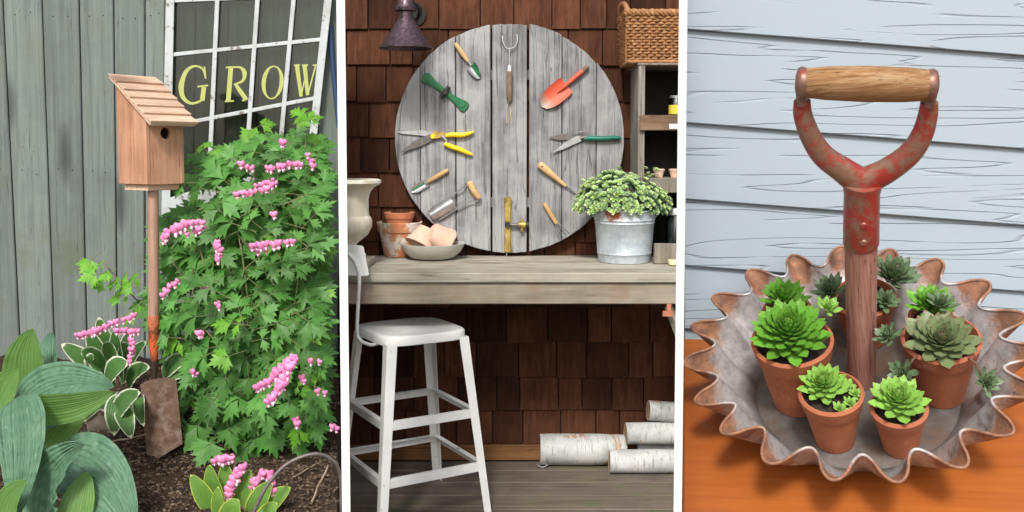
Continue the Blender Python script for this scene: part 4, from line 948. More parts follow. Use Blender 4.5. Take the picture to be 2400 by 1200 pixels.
pc = P(1458, 478, bk.y); ex = Vector((102 * k, 78 * k, 70 * k)); spots = []
for i in range(3000):
    a = rnd(0, 2 * math.pi); e = rnd(-.25, 1.0); d = Vector((math.cos(a) * math.sqrt(max(0, 1 - e * e)), math.sin(a) * math.sqrt(max(0, 1 - e * e)), e))
    lump = 1 + .16 * noise.noise(d * 2.7 + Vector((3, 1, 0)))
    p = pc + Vector((d.x * ex.x, d.y * ex.y, d.z * ex.z)) * lump
    if p.y > bk.y + .07: continue
    if any((p - q).length < .0125 for q, _ in spots): continue
    spots.append((p, d))
    if len(spots) >= 250: break
for p, d in spots:
    n_ = (d + Vector((0, -.1, .5)) + Vector((rnd(-.3, .3), rnd(-.3, .3), rnd(-.2, .2)))).normalized(); M = n_.to_track_quat('Z', 'Y').to_matrix().to_4x4(); M.translation = p
    inst('rosette', random.choice(SED), pl_, M @ Matrix.Scale(rnd(.75, 1.2), 4))
for (px, py, dy) in [(1450, 396, 0), (1455, 405, .01), (1512, 396, .01), (1538, 400, 0), (1520, 408, -.02), (1566, 440, 0), (1560, 452, -.01), (1352, 472, -.02), (1366, 425, -.02), (1444, 408, .02), (1530, 412, .0), (1364, 440, -.02), (1556, 470, -.03)]:
    M = Matrix.Rotation(rnd(-.5, .5), 4, 'X') @ Matrix.Rotation(rnd(-.4, .4), 4, 'Y'); M.translation = P(px, py, bk.y + dy); inst('rosette', random.choice(SED), pl_, M @ Matrix.Scale(rnd(.9, 1.2), 4))
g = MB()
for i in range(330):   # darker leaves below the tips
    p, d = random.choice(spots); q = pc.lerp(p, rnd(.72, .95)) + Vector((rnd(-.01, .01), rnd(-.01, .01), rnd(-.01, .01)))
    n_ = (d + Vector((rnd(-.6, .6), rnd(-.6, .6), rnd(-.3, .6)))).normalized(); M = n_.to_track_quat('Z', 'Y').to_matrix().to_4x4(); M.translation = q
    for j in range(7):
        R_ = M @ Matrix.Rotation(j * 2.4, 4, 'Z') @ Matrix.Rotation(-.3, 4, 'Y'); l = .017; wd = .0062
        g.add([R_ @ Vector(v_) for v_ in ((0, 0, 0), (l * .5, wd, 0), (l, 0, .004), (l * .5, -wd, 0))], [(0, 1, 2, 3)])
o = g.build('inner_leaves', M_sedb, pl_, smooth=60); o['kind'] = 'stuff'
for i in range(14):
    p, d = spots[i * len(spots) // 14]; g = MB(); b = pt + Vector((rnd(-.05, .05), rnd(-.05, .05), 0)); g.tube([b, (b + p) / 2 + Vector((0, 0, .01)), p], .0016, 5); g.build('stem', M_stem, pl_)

# ---- shelf unit, its things and the wicker basket
SY = 3.60
M_shelf = wood('shelf_wood', lin(84, 76, 66), lin(138, 130, 118), lin(172, 166, 156), 'z', 42., .04, .85, .4, .012, False, lin(160, 158, 150), .6, bd=.001)
M_shelfh = wood('shelf_front_wood', lin(74, 56, 42), lin(128, 102, 82), lin(164, 140, 118), 'x', 36., .05, .85, .4, .012, True, lin(120, 112, 100), .6, bd=.001)
def zz(py, Y=SY): return P(1500, py, Y).z
sx0 = P(1496, 300, SY).x; sx1 = .70
shelf = thing('shelf_unit', 'weathered grey open shelf unit standing on the bench at the right', 'shelf', (sx0, SY, BZ))
BK = YS2 - .006
MB().bx(sx0, sx0 + 15 * SY / F, SY, BK, BZ + .0006, zz(153)).build('side_panel', M_shelf, shelf, bevel=.002)
MB().bx(sx1 - .02, sx1, SY, BK, BZ + .0006, zz(153)).build('side_panel', M_shelf, shelf, bevel=.002)
MB().bx(sx0 - .004, sx1, SY - .003, BK, zz(153) + .0004, zz(148)).build('top_board', M_shelf, shelf, bevel=.002)
ix0 = sx0 + 15 * SY / F + .0004
MB().bx(ix0, sx1 - .0205, BK - .010, BK - .001, BZ + .001, zz(153.5)).build('back_panel', M_dark, shelf)
for (y0, y1, mat) in ((272, 290, M_shelfh), (418, 432, M_shelf)):
    MB().bx(ix0, sx1 - .0205, SY + .02, BK - .0105, zz(y0 + 6), zz(y0)).build('shelf_board', mat, shelf, bevel=.002)
MB().bx(sx0 + .004, sx1, SY - .018, SY - .0005, zz(306), zz(270)).build('front_rail', M_shelfh, shelf, bevel=.002)
MB().bx(ix0, sx1 - .0205, SY + .001, SY + .019, zz(452), zz(418)).build('front_rail', M_shelf, shelf, bevel=.002)
tray = MB().bx(P(1528, 600, SY).x, sx1 + .02, SY - .06, SY - .042, BZ + .0006, P(1500, 571, SY - .06).z).build('tray_front', M_shelf, shelf, bevel=.002)
MB().bx(P(1528, 600, SY).x, sx1 - .0205, SY - .0415, SY - .0006, BZ + .001, BZ + .02).build('tray_floor', M_shelf, shelf)
M_jar = glass('jar_glass', (.72, .78, .78, 1), .05); M_lab = paint('yellow_label', lin(214, 196, 70), rough=.6); M_card = paint('white_card', (.8, .8, .78, 1), rough=.7)
M_zinc = noisy('zinc_lid', (.4, .41, .42, 1), (.55, .56, .56, 1), 60., .45, .7)
def jar(px, pyb, pyt, rpx, Y, zb, label, fill=None, labelm=None):
    c = P(px, pyb, Y); c.z = zb; k = Y / F; h = P(px, pyt, Y).z - zb; r = rpx * k
    t = thing('glass_jar', label, 'jar', Matrix.Translation(c)); g = MB(); g.lathe([(0, .0005), (r * .92, .0005), (r, .006), (r, h * .74), (r * .8, h * .84), (r * .8, h * .88), (r * .77, h * .88), (r * .77, h * .83), (r * .96, h * .73), (r * .96, .006), (0, .004)], 28); g.build('body', M_jar, t, smooth=50, local=True)
    g = MB(); g.lathe([(r * .70, h * .881), (r * .86, h * .881), (r * .86, h * .985), (r * .80, h), (0, h)], 28); g.build('lid', M_zinc, t, smooth=40, local=True)
    if fill: g = MB(); g.lathe([(0, .0065), (r * .93, .0065), (r * .93, h * fill), (0, h * fill + .004)], 24); g.build('contents', M_tip, t, local=True)
    if labelm: g = MB(); g.lathe([(r * 1.01, h * .12), (r * 1.01, h * .55)], 28); g.build('paper_label', labelm, t, local=True)
jar(1583, 568, 226, 14, SY + .10, zz(272) + .0005, 'small round glass jar with yellow label on the upper shelf', None, M_lab) if False else None
jar(1584, 272, 224, 17, SY + .10, zz(272) + .0005, 'small glass jar with yellow label on the upper shelf', None, M_lab)
jar(1583, 570, 488, 24, SY + .05, BZ + .0008, 'tall clear glass jar with metal lid on the bench under the shelf', .2)
for i, px in enumerate((1544, 1581)):
    c = P(px, 418, SY + .08); c.z = zz(418) + .0006; k = c.y / F
    pot_thing('small_pot', ('pink terracotta pot on the middle shelf nearer the bucket plant', 'pink terracotta pot on the middle shelf nearer the added white board')[i], Matrix.Translation(c), 9 * k, 13.5 * k, .034, M_pale, .3, th=.003)
c = P(1579, 296, SY - .0195); o = MB().box(c, (.034, .0012, .018)).build('white_card', M_card, origin=c); tag(o, 'small white card on the rail of the upper shelf', 'card')
c = P(1581, 604, SY - .09); c.z = BZ + .010; o = MB().box(c, (.045, .05, .018)).build('cream_block', paint('cream_soap', lin(222, 216, 168), rough=.6), origin=c, bevel=.003); tag(o, 'pale cream block lying on the bench before the shelf', 'block')
# basket
M_wick = noisy('wicker', (.20, .085, .03, 1), (.42, .20, .075, 1), 30., .6, bs=.2, c3=(.52, .29, .12, 1), t3=.62, sc3=25.)
bz0 = zz(148) + .0008; BYF = SY + .0; bxl = P(1466, 100, BYF).x; bxr = .75; BYB = YS2 - .012
zt = P(1466, 28, BYF).z; bask = thing('wicker_basket', 'brown woven wicker basket on top of the shelf unit', 'basket', (bxl, BYF, bz0))
def bpath(z, off, rowp):
    sl = (z - bz0) / (zt - bz0); ex_ = .014 * (1 - sl)       # flares towards the top
    pts = []; n1, n2 = 16, 44
    for i in range(n1): pts.append((bxl + ex_, BYB - (BYB - BYF - ex_) * i / n1, (-1, 0)))
    for i in range(n2 + 1): pts.append((bxl + ex_ + (bxr - bxl) * i / n2, BYF + ex_, (0, -1)))
    return [Vector((x + nx * off * s, y + ny * off * s, z + .0012 * math.sin(i * 1.3 + rowp))) for i, (x, y, (nx, ny)) in enumerate(pts) for s in [math.cos(math.pi * (i / 2.0 + rowp))]]
g = MB(); nr = 17
for r in range(nr):
    z = bz0 + .006 + (zt - bz0 - .016) * r / (nr - 1); g.tube(bpath(z, .0052, r), .0046, 6)
o = g.build('weave', M_wick, bask, smooth=60); o['kind'] = 'stuff'
for i in range(0, 24):
    if i < 7: x, y, nx, ny = bxl + .004, BYB - (BYB - BYF) * i / 7, -1, 0
    else: x, y, nx, ny = bxl + .004 + (bxr - bxl) * (i - 7) / 11, BYF + .004, 0, -1
    if x > bxr: break
    g = MB(); g.tube([(x + (.010 if nx else .0), y + (.010 if ny else 0), bz0), (x, y, zt)], .0045, 6); g.build('stake', M_wick, bask, smooth=60)
for ph, rr in ((0, .0075), (2.1, .0075), (4.2, .0075)):
    base = bpath(zt - .002, 0, 0); g = MB(); g.tube([p + Vector((0, .006 * math.cos(i * .9 + ph), .008 * math.sin(i * .9 + ph))) for i, p in enumerate(base)], rr, 7); g.build('rim_braid', M_wick, bask, smooth=60)
g = MB(); g.tube([p + Vector((0, 0, .004)) for p in bpath(bz0 + .002, 0, 0)], .008, 7); g.build('base_border', M_wick, bask, smooth=60)
MB().bx(bxl + .02, bxr, BYF + .022, BYB, bz0 + .001, bz0 + .010).build('bottom', M_wick, bask)
lp_ = crom([(bxl + .004, BYF + .10, zt - .03), (bxl - .014, BYF + .085, zt + .02), (bxl - .004, BYF + .03, zt + .035), (bxl + .012, BYF - .002, zt)], 5)
g = MB(); g.tube(lp_, .010, 8); g.build('handle', M_wick, bask, smooth=60)

# ---- wall lamp
M_bronze = noisy('hammered_bronze', (.075, .05, .06, 1), (.15, .10, .12, 1), 90., .38, .7, bs=.7, bd=.0025, det=1)
LY = 3.60; k = LY / F; lt = P(941, 46, LY); lbm = P(952, 114, LY)
lamp = thing('wall_lamp', 'dark bronze cone shade lamp hanging over the left of the panel', 'lamp', P(960, 20, YS2 - .002))
ax = (lt - lbm); ax.y = 0; ax_n = Vector((ax.x * .3, 0, ax.z)).normalized(); h = ax.length
LM = frame(lbm, Vector((1, 0, 0)), ax_n)
g = MB(); g.lathe([(60 * k, 0), (62.5 * k, .0), (62.5 * k, .004), (58 * k, h * .08), (22 * k, h * .93), (19 * k, h), (17 * k, h), (20 * k, h * .9), (56 * k, h * .06), (60 * k, 0)], 48, LM); g.build('shade', M_bronze, lamp, smooth=40)
g = MB(); g.lathe([(17 * k, h * .98), (17 * k, h * 1.24), (25 * k, h * 1.28), (26 * k, h * 1.38), (20 * k, h * 1.5), (18 * k, h * 1.9), (0, h * 1.92)], 32, LM); g.build('neck', M_bronze, lamp, smooth=40)
g = MB(); g.tube(crom([lt + Vector((.0, 0, .055)), P(968, 8, LY + .02), P(984, 24, LY + .06), P(978, 44, LY + .12), P(970, 36, YS2 - .012)], 5), .0085, 10); g.build('arm', M_blk, lamp, smooth=60)
g = MB(); g.tube([P(972, 34, YS2 - .014), P(972, 34, YS2 - .001)], .045, 24); g.build('wall_plate', M_blk, lamp, smooth=40)
g = MB(); M_ = LM @ Matrix.Translation((0, 0, h * .35)); g.lathe([(0, 0), (.012, .006), (.017, .02), (.012, .04), (.009, .055)], 20, M_); g.build('bulb', M_tip, lamp, smooth=60)

# ---- birch logs
m = Mt('birch_bark'); v = m.co('Object'); q = m.mp(v, (9, 1.2, 1.2)); n1 = m.nz(q, 14, 5, .65); n2 = m.nz(m.mp(v, (60, 4, 4)), 4, 3, .6); n3 = m.nz(v, 7, 6, .7)
c = m.ramp(n3, [(.3, (.30, .31, .29, 1)), (.5, (.50, .51, .49, 1)), (.7, (.64, .64, .62, 1))])
c = m.mix(m.ramp(m.nz(v, 5, 5, .7, .5), [(.55, 0.), (.58, 1.)]), c, (.42, .25, .15, 1))
c = m.mix(m.ramp(n2, [(.60, 0.), (.66, .75)]), c, (.06, .05, .045, 1)); c = m.mix(m.ramp(n1, [(.63, 0.), (.68, .8)]), c, (.10, .085, .07, 1))
m.bump(n3, .4, .003); M_birch = m.set(c, .75)
M_end = noisy('log_end', (.36, .22, .12, 1), (.52, .36, .22, 1), 60., .9, bs=.4)
LG = 'birch logs on the deck'
def log(x0, y0, x1, y1, rpx, Y, label, skew=0., zc=None):
    a, b = P(x0, y0, Y), P(x1, y1, Y + skew); r = rpx * Y / F
    if zc is not None: a.z = b.z = zc + r
    M = frame(a, b - a, (0, 0, 1)); L = (b - a).length; t = thing('birch_log', label, 'log', M, LG)
    n = 30; g = MB(); prof = [0, .15, .3, .45, .6, .75, .9, 1]
    sd_ = rnd(0, 50)
    def ring(u): return [Vector((L * u, r * (1 + .07 * noise.noise((u * 4 + sd_, math.cos(6.283 * j / n), math.sin(6.283 * j / n)))) * math.cos(6.283 * j / n), r * (1 + .07 * noise.noise((u * 4 + sd_, math.cos(6.283 * j / n), math.sin(6.283 * j / n)))) * math.sin(6.283 * j / n))) for j in range(n)]
    for i in range(len(prof) - 1):
        A_, B_ = ring(prof[i]), ring(prof[i + 1]); bs_ = g.add(A_ + B_, [(j, (j + 1) % n, n + (j + 1) % n, n + j) for j in range(n)])
    g.build('bark', M_birch, t, smooth=60, local=True)
    for u, s in ((.002, -1), (.998, 1)):
        g = MB(); rg = [p * 1 for p in ring(u)]; rg = [Vector((p.x, p.y * .985, p.z * .985)) for p in rg]; g.add(rg, [list(range(n)) if s > 0 else list(range(n))[::-1]]); g.build('cut_end', M_end, t, local=True)
    for _ in range(0):   # curls of loose bark
        u0, a0 = rnd(.1, .8), rnd(.5, 2.0); g = MB(); wl = rnd(.02, .05)
        g.grid(lambda u, v: (L * u0 + wl * u, (r * (1.03 + .25 * v * v)) * math.cos(a0 + v * .35), (r * (1.03 + .25 * v * v)) * math.sin(a0 + v * .35)), 3, 4); g.build('bark_curl', M_birch, t, smooth=60, local=True)
    return a, r
yA = GZ(1365, 1093, DECKZ).y + .02; yB = GZ(1500, 1112, DECKZ).y + .02
log(1266, 1062, 1466, 1058, 36, yA, 'longest white birch log lying on the deck against the baseboard', .0, DECKZ + .002)
log(1428, 1085, 1660, 1082, 27, yB, 'front birch log overlapping the end of the longest log', .0, DECKZ + .002)
log(1492, 1060, 1690, 1060, 26, yA + .02, 'birch log mostly hidden behind the front log', .0, DECKZ + .002)
log(1466, 1016, 1680, 1012, 26, (yA + yB) / 2 + .01, 'birch log lying across the lower logs under the topmost one', .02)
log(1519, 962, 1690, 970, 24, (yA + yB) / 2 + .02, 'topmost birch log of the pile', .02)
pc_ = GZ(1270, 1098, DECKZ); g = MB(); g.grid(lambda u, v: pc_ + Vector((-.02 + .045 * u, .012 * v, .004 + .012 * (2 * u - 1) ** 2)), 8, 2); o = g.build('bark_strip', M_birch, origin=pc_, smooth=60); tag(o, 'curled strip of white bark on the deck before the longest log', 'bark strip')

# ================================================================== BAY 3: fluted tin with succulents on a slanted display table
random.seed(91)
CPX = (2004, 925); EL = R(46)
d3 = ray(*CPX).normalized(); r3 = Vector((1, 0, 0)); r3 = (r3 - d3 * r3.dot(d3)).normalized(); u3 = r3.cross(d3)
DIST = .885
C3 = CAM + d3 * DIST
ly = d3 * math.cos(EL) + u3 * math.sin(EL); lz = -d3 * math.sin(EL) + u3 * math.cos(EL)
M3 = Matrix((r3, ly, lz)).transposed().to_4x4(); M3.translation = C3
def T3(px, py, z=0.):      # pixel -> local point on the plane z of the slanted table
    p0 = M3 @ Vector((0, 0, z)); q = PL(px, py, p0, lz); return M3.inverted() @ q
# ---- blue lap siding
YD = (M3 @ Vector((0, .158, .05))).y + .012
m = Mt('siding_paint'); v = m.co('Object', False)
oi = m.n('ShaderNodeObjectInfo'); ad = m.n('ShaderNodeVectorMath', operation='MULTIPLY_ADD'); cx = m.n('ShaderNodeCombineXYZ'); m.L(oi.outputs['Random'], cx.inputs[0]); m.L(oi.outputs['Random'], cx.inputs[1]); m.L(cx.outputs[0], ad.inputs[0]); ad.inputs[1].default_value = (40, 40, 40); m.L(v, ad.inputs[2]); v = ad.outputs[0]
q = m.mp(v, (3.0, 3.0, 60)); n0 = m.nz(q, .60, 2.4, .40, .10)
ln = m.ma('FRACT', m.ma('MULTIPLY', n0, 10.)); e = m.ramp(m.ma('ABSOLUTE', m.ma('SUBTRACT', ln, .5)), [(.0, 1.), (.03, .5), (.07, 0.)])
brk = m.ramp(m.nz(m.mp(v, (7, 7, 45)), 1.0, 2), [(.38, 0.), (.44, 1.)]); e = m.ma('MULTIPLY', e, brk)
base = m.mix(m.ma('MULTIPLY', e, .26), (.34, .40, .45, 1), (.19, .23, .27, 1)); m.bump(m.ma('SUBTRACT', m.ma('MULTIPLY', m.nz(v, 60, 3), .12), e), .8, .0012); M_sid = m.set(base, .55, 0, .35)
side = thing('siding_wall', 'pale blue lap siding wall with embossed wood grain behind the tin', 'wall', (.3, YD + .03, 0))
rowsL = [-340, -145, 68, 287, 466, 622, 770, 920, 1080, 1260]; slope = 60 / 773
xa, xb = 1604.5, 2900
for i in range(1, len(rowsL)):
    yb_, yt = rowsL[i], rowsL[i - 1]
    def q4(x, y, Y): return P(x, y + (x - 1607) * slope, Y)
    g = MB(); lap = 6
    g.hexa([q4(xa, yb_, YD), q4(xb, yb_, YD), q4(xb, yb_, YD + .004), q4(xa, yb_, YD + .004), q4(xa, yt - lap, YD + .006), q4(xb, yt - lap, YD + .006), q4(xb, yt - lap, YD + .010), q4(xa, yt - lap, YD + .010)])
    g.build('siding_board', M_sid, side, bevel=.0008)
g = MB(); g.bx(P(1610, 600, YD).x, P(2900, 600, YD).x, YD + .0105, YD + .04, 0, 1.68); g.build('sheathing', M_dark, side)
# ---- table
M_tab = wood('varnished_table', lin(134, 68, 24), lin(160, 88, 36), lin(178, 104, 46), 'x', 90., .03, .34, .05, 0, False, lin(152, 80, 31), .6, (1, 1), bd=.0003, spec=.5)
tab = thing('display_table', 'orange brown varnished tabletop under the fluted tin', 'table', M3)
xl = T3(1608, 900).x
pl = [(T3(1598, 1350).x, T3(1598, 1350).y), (.48, -.30), (.48, T3(2390, 850).y), (T3(1600, 790).x, T3(1609, 790).y + .0)]
g = MB(); g.prism(pl, -.022, -.0006); g.build('tabletop', M_tab, tab, bevel=.002, local=True)
for (x, y) in ((-.08, -.16), (.2, -.16), (-.08, .04), (.2, .08)):
    p = M3 @ Vector((x, y, -.023)); g = MB(); g.bx(p.x - .014, p.x + .014, p.y - .014, p.y + .014, 0, p.z - .012); g.build('leg', M_tab, tab, bevel=.002)
# ---- fluted tin
m = Mt('rusty_tin'); v = m.co('Object', False); n1 = m.nz(v, 22, 7, .7); n2 = m.nz(v, 90, 5, .7); sx_ = m.sep(v)
vl = m.n('ShaderNodeVectorMath', operation='LENGTH'); cb = m.n('ShaderNodeCombineXYZ'); m.L(sx_[0], cb.inputs[0]); m.L(sx_[1], cb.inputs[1]); m.L(cb.outputs[0], vl.inputs[0])
silver = m.ramp(n2, [(.3, (.36, .36, .37, 1)), (.55, (.64, .64, .65, 1)), (.8, (.80, .80, .81, 1))])
floor_ = m.ramp(n1, [(.3, (.08, .07, .062, 1)), (.7, (.20, .18, .165, 1))])
c = m.mix(m.ramp(sx_[2], [(.0, 1.), (.006, .7), (.020, 0.)]), silver, floor_)
rf_ = m.ma('MULTIPLY_ADD', m.ma('SUBTRACT', n1, .5), .050, vl.outputs['Value'])
rust = m.ramp(n2, [(.3, (.10, .035, .014, 1)), (.6, (.33, .115, .03, 1)), (.8, (.50, .23, .085, 1))])
rz = m.ramp(m.ma('MULTIPLY', m.ma('SUBTRACT', rf_, .1085), 36.), [(.1, 0.), (.55, .9)])
c = m.mix(rz, c, rust); c = m.mix(m.ramp(m.nz(v, 14, 6, .7, .3), [(.60, 0.), (.68, .75)]), c, (.13, .075, .045, 1))
m.bump(n2, .25, .0008); rg = m.ma('MULTIPLY_ADD', rz, .35, .36); mt_ = m.ma('MULTIPLY_ADD', rz, -.4, .5)
M_tin = m.set(c, rg, mt_)
tin = thing('fluted_tin', 'rusty fluted metal tart tin holding succulent pots', 'tin', M3)
NF = 19; RB, RT, HT = .083, .1262, .054
def flute(a, t):
    w_ = math.cos(NF * a + 1.0 + .8 * noise.noise((math.cos(a) * 1.7, math.sin(a) * 1.7, 2.2))); w_ = math.copysign(abs(w_) ** .8, w_); return .0132 * t ** .9 * w_
def tinp(u, v, th=0.):
    a = 2 * math.pi * v; t = u; wob = .0025 * noise.noise((math.cos(a) * 2, math.sin(a) * 2, 4)) * t
    r = RB + (RT - RB) * (t ** .92) + flute(a, t) + wob
    z = .0012 + HT * t ** 1.05 + .004 * t * noise.noise((math.cos(a) * 2, math.sin(a) * 2, 9))
    return Vector(((r + th) * math.cos(a), (r + th) * math.sin(a), z - th * .6))
g = MB(); NV = 360
g.grid(lambda u, v: tinp(u, v), 16, NV); g.grid(lambda u, v: tinp(u, v, .0012), 16, NV)
g.tube([tinp(1, j / NV, .0006) for j in range(NV + 1)], .0013, 6, cap=False)
g.build('fluted_side', M_tin, tin, smooth=70, local=True)
g = MB(); g.lathe([(0, .0012), (RB * .5, .0012), (RB, .0012), (RB + .0012, .0002), (0, .0001)], 72); g.build('floor', noisy('stained_tin_floor', (.045, .038, .034, 1), (.15, .132, .12, 1), 35., .6, .15, bs=.2, c3=(.10, .06, .04, 1), t3=.55, sc3=20.), tin, smooth=40, local=True)
FZ = .0018
# ---- shovel handle standing in the tin
M_grip = wood('worn_grip', lin(78, 50, 30), lin(170, 128, 86), lin(230, 206, 168), 'x', 300., .05, .8, .7, .006, False, lin(118, 80, 50), .5, (1, 1), bd=.0008)
M_shaft = wood('red_stained_shaft', lin(108, 68, 58), lin(182, 130, 116), lin(226, 188, 170), 'z', 420., .035, .8, .8, .006, False, lin(150, 96, 84), .5, (1, 1), bd=.0007)
m = Mt('worn_red_iron'); v = m.co('Object', False); n1 = m.nz(v, 70, 8, .75, .3); n2 = m.nz(v, 24, 4, .6)
f_ = m.ramp(m.ma('MULTIPLY_ADD', n1, .7, m.ma('MULTIPLY', n2, .45)), [(.54, 1.), (.62, 0.)])
c = m.mix(f_, m.ramp(n1, [(.3, (.16, .075, .05, 1)), (.7, (.32, .18, .125, 1))]), m.ramp(n2, [(.3, (.30, .03, .025, 1)), (.7, (.46, .06, .045, 1))])); m.bump(n1, .3, .0006); M_iron = m.set(c, .4, .25)
M_cap = noisy('brown_iron', (.14, .07, .05, 1), (.28, .16, .12, 1), 120., .4, .3, bs=.2, c3=(.30, .05, .04, 1), t3=.64, sc3=60.)
sv = T3(2017, 893, FZ); SHM = M3 @ Matrix.Translation((sv.x, sv.y, FZ))
sh = thing('shovel_handle', 'upright D-grip shovel handle with worn red yoke standing in the tin', 'shovel handle', SHM)
iM = SHM.inverted(); fwdl = Vector((0, -1, 0))
def S3(px, py, yo=0.):   # pixel -> shovel local point on the plane y=yo
    p0 = SHM @ Vector((0, yo, 0)); return iM @ PL(px, py, p0, ly)
def Lh(py): return S3(2018, py).z
rs = (S3(2052, 760) - S3(1981, 760)).length / 2
zt_ = Lh(566)
g = MB(); g.tube([S3(2019, 893), S3(2019, 800), S3(2018, 680), S3(2018, 564)], [rs * .97, rs, rs * 1.02, rs * 1.04], 28, up=(1, 0, 0)); g.build('shaft', M_shaft, sh, smooth=60, local=True)
# socket and yoke
rk = (S3(2062, 540) - S3(1977, 540)).length / 2
g = MB(); g.tube([S3(2018, 572), S3(2018, 568), S3(2019, 500), S3(2020, 455), S3(2022, 425)], [rk * .98, rk * 1.02, rk * 1.0, rk * .98, rk * 1.1], 28, up=(1, 0, 0)); sk = g.build('socket', M_iron, sh, smooth=60, local=True)
for py in (545, 505):
    p = S3(2022, py); g = MB(); g.tube([p + Vector((0, -rk * .96, 0)), p + Vector((0, -rk * 1.08, 0))], [.0032, .0022], 12); g.build('rivet', M_iron, sk, smooth=40, local=True)
armL = [(2018, 428), (1975, 398), (1930, 365), (1900, 320), (1882, 270), (1880, 236)]
armR = [(2018, 428), (2075, 402), (2130, 362), (2160, 318), (2174, 272), (2178, 240)]
for ar in (armL, armR):
    p = crom([S3(*q) for q in ar], 6); n_ = len(p); g = MB(); g.tube(p, [(.0120 - .0060 * (i / (n_ - 1)) ** .7) for i in range(n_)], 16, flat=.8, up=(0, 1, 0)); g.build('yoke_arm', M_iron, sh, smooth=60, local=True)
# grip: barrel turned, lying along x with two iron caps
ga, gb = S3(1876, 194), S3(2186, 200); gd = (gb - ga); gl = gd.length
k3 = (S3(2030, 160) - S3(2030, 240)).length
GM = frame(ga, gd, (0, -1, 0))
gr_ = [(.0, .40), (.03, .445), (.2, .51), (.5, .545), (.8, .52), (.97, .46), (1.0, .41)]
pts = [GM @ Vector((gl * u, 0, 0)) for u, _ in gr_]
g = MB(); kk3 = k3 * .86; g.tube(pts, [r * kk3 for _, r in gr_], 28, up=(0, -1, 0)); gp = g.build('grip', M_grip, sh, smooth=60)if False else None
g = MB(); g.tube(pts, [r * kk3 for _, r in gr_], 28, up=(0, -1, 0)); g.build('grip', M_grip, sh, smooth=60, local=True)
for u0, s in ((0, -1), (1, 1)):
    q = [GM @ Vector((gl * u0 + s * o_, 0, 0)) for o_ in (-.0035, .000, .0022, .0036)]
    g = MB(); g.tube(q, [kk3 * .47, kk3 * .50, kk3 * .44, kk3 * .22], 24, up=(0, -1, 0)); g.build('end_cap', M_cap, sh, smooth=60, local=True)
    e = GM @ Vector((gl * u0 - s * -.0004, 0, 0)); tgt = S3(1880, 240) if s < 0 else S3(2178, 244)
    g = MB(); g.tube([e, (e + tgt) / 2, tgt], [.0055, .0062, .0072], 12, flat=.6, up=(1, 0, 0)); g.build('lug', M_cap, sh, smooth=60, local=True)
# ---- pots and rosettes
M_tc3 = noisy('small_pot_clay', (.33, .096, .042, 1), (.43, .145, .066, 1), 40., .8, bs=.12, c3=(.62, .33, .22, 1), t3=.68, sc3=30.)
def suc(name, c_in, c_out, tip=None):
    m = Mt(name); v = m.co('Object', True); tcx = m.n('ShaderNodeTexCoord').outputs['Object']; x = m.sep(tcx)[0]
    c = m.mix(m.ramp(x, [(.0, 0.), (.7, 1.)]), c_in, c_out)
    if tip: c = m.mix(m.ramp(x, [(.90, 0.), (1., 1.)]), c, tip)
    c = m.vary(c, .85, 1.15); m.bump(m.nz(v, 8, 3), .1, .01); m.set(c, .42, 0, .45); m.b.inputs['Subsurface Weight'].default_value = .12; m.b.inputs['Subsurface Radius'].default_value = (.003, .006, .002); return m.mat
M_s1 = suc('sempervivum_bright', (.30, .50, .10, 1), (.13, .34, .035, 1), (.20, .36, .06, 1)); M_s2 = suc('sempervivum_dusky', (.19, .30, .12, 1), (.16, .20, .09, 1), (.24, .12, .09, 1)); M_s3 = suc('sempervivum_lime', (.42, .58, .18, 1), (.24, .46, .08, 1), (.34, .44, .12, 1)); M_s4 = suc('sempervivum_grey', (.22, .32, .16, 1), (.13, .20, .10, 1), (.20, .13, .10, 1))
def sucleaf(mat, wd=.26, tip=.2):
    g = MB(); st_ = [(0, .40, .10), (.25, .75, .15), (.55, 1.0, .15), (.8, .78, .11), (.93, .36, .07)]
    vs = []
    for x, w_, t in st_:
        up = .20 * x * x
        vs += [(x, -wd * w_, up + .05), (x, 0, up - t * .35), (x, wd * w_, up + .05), (x, 0, up + t * .45 - .02)]
    vs.append((1.02, 0, .26)); fs = []
    for i in range(len(st_) - 1):
        a, b = i * 4, i * 4 + 4
        for k in range(4): fs.append((a + k, a + (k + 1) % 4, b + (k + 1) % 4, b + k))
    a = (len(st_) - 1) * 4
    for k in range(4): fs.append((a + k, a + (k + 1) % 4, len(vs) - 1))
    g.add(vs, [f[::-1] for f in fs]); return g.mesh('leaf', mat, smooth=70)
SL = {k: sucleaf(m_, w_) for k, m_, w_ in (('b', M_s1, .185), ('d', M_s2, .23), ('l', M_s3, .22), ('g', M_s4, .19))}
def rosette(parent, c, Rr, kind, n=55, tilt=(0, 0), e0=.10, e1=1.25, dome=.35):
    B = M3 @ Matrix.Translation(c) @ Matrix.Rotation(tilt[0], 4, 'X') @ Matrix.Rotation(tilt[1], 4, 'Y')
    for i in range(n):
        t = i / (n - 1); a = i * 2.39996 + rnd(-.08, .08); el = e0 + (e1 - e0) * t ** 1.05; L = Rr * (1.0 - .68 * t) * rnd(.92, 1.06)
        M = B @ Matrix.Rotation(a, 4, 'Z') @ Matrix.Translation((Rr * .10 * (1 - t), 0, Rr * dome * t)) @ Matrix.Rotation(-el, 4, 'Y')
        inst('leaf', SL[kind], parent, M @ Matrix.Diagonal((L, L * (1.0 + .15 * t), L, 1)))
PG = 'small terracotta pots in the fluted tin'
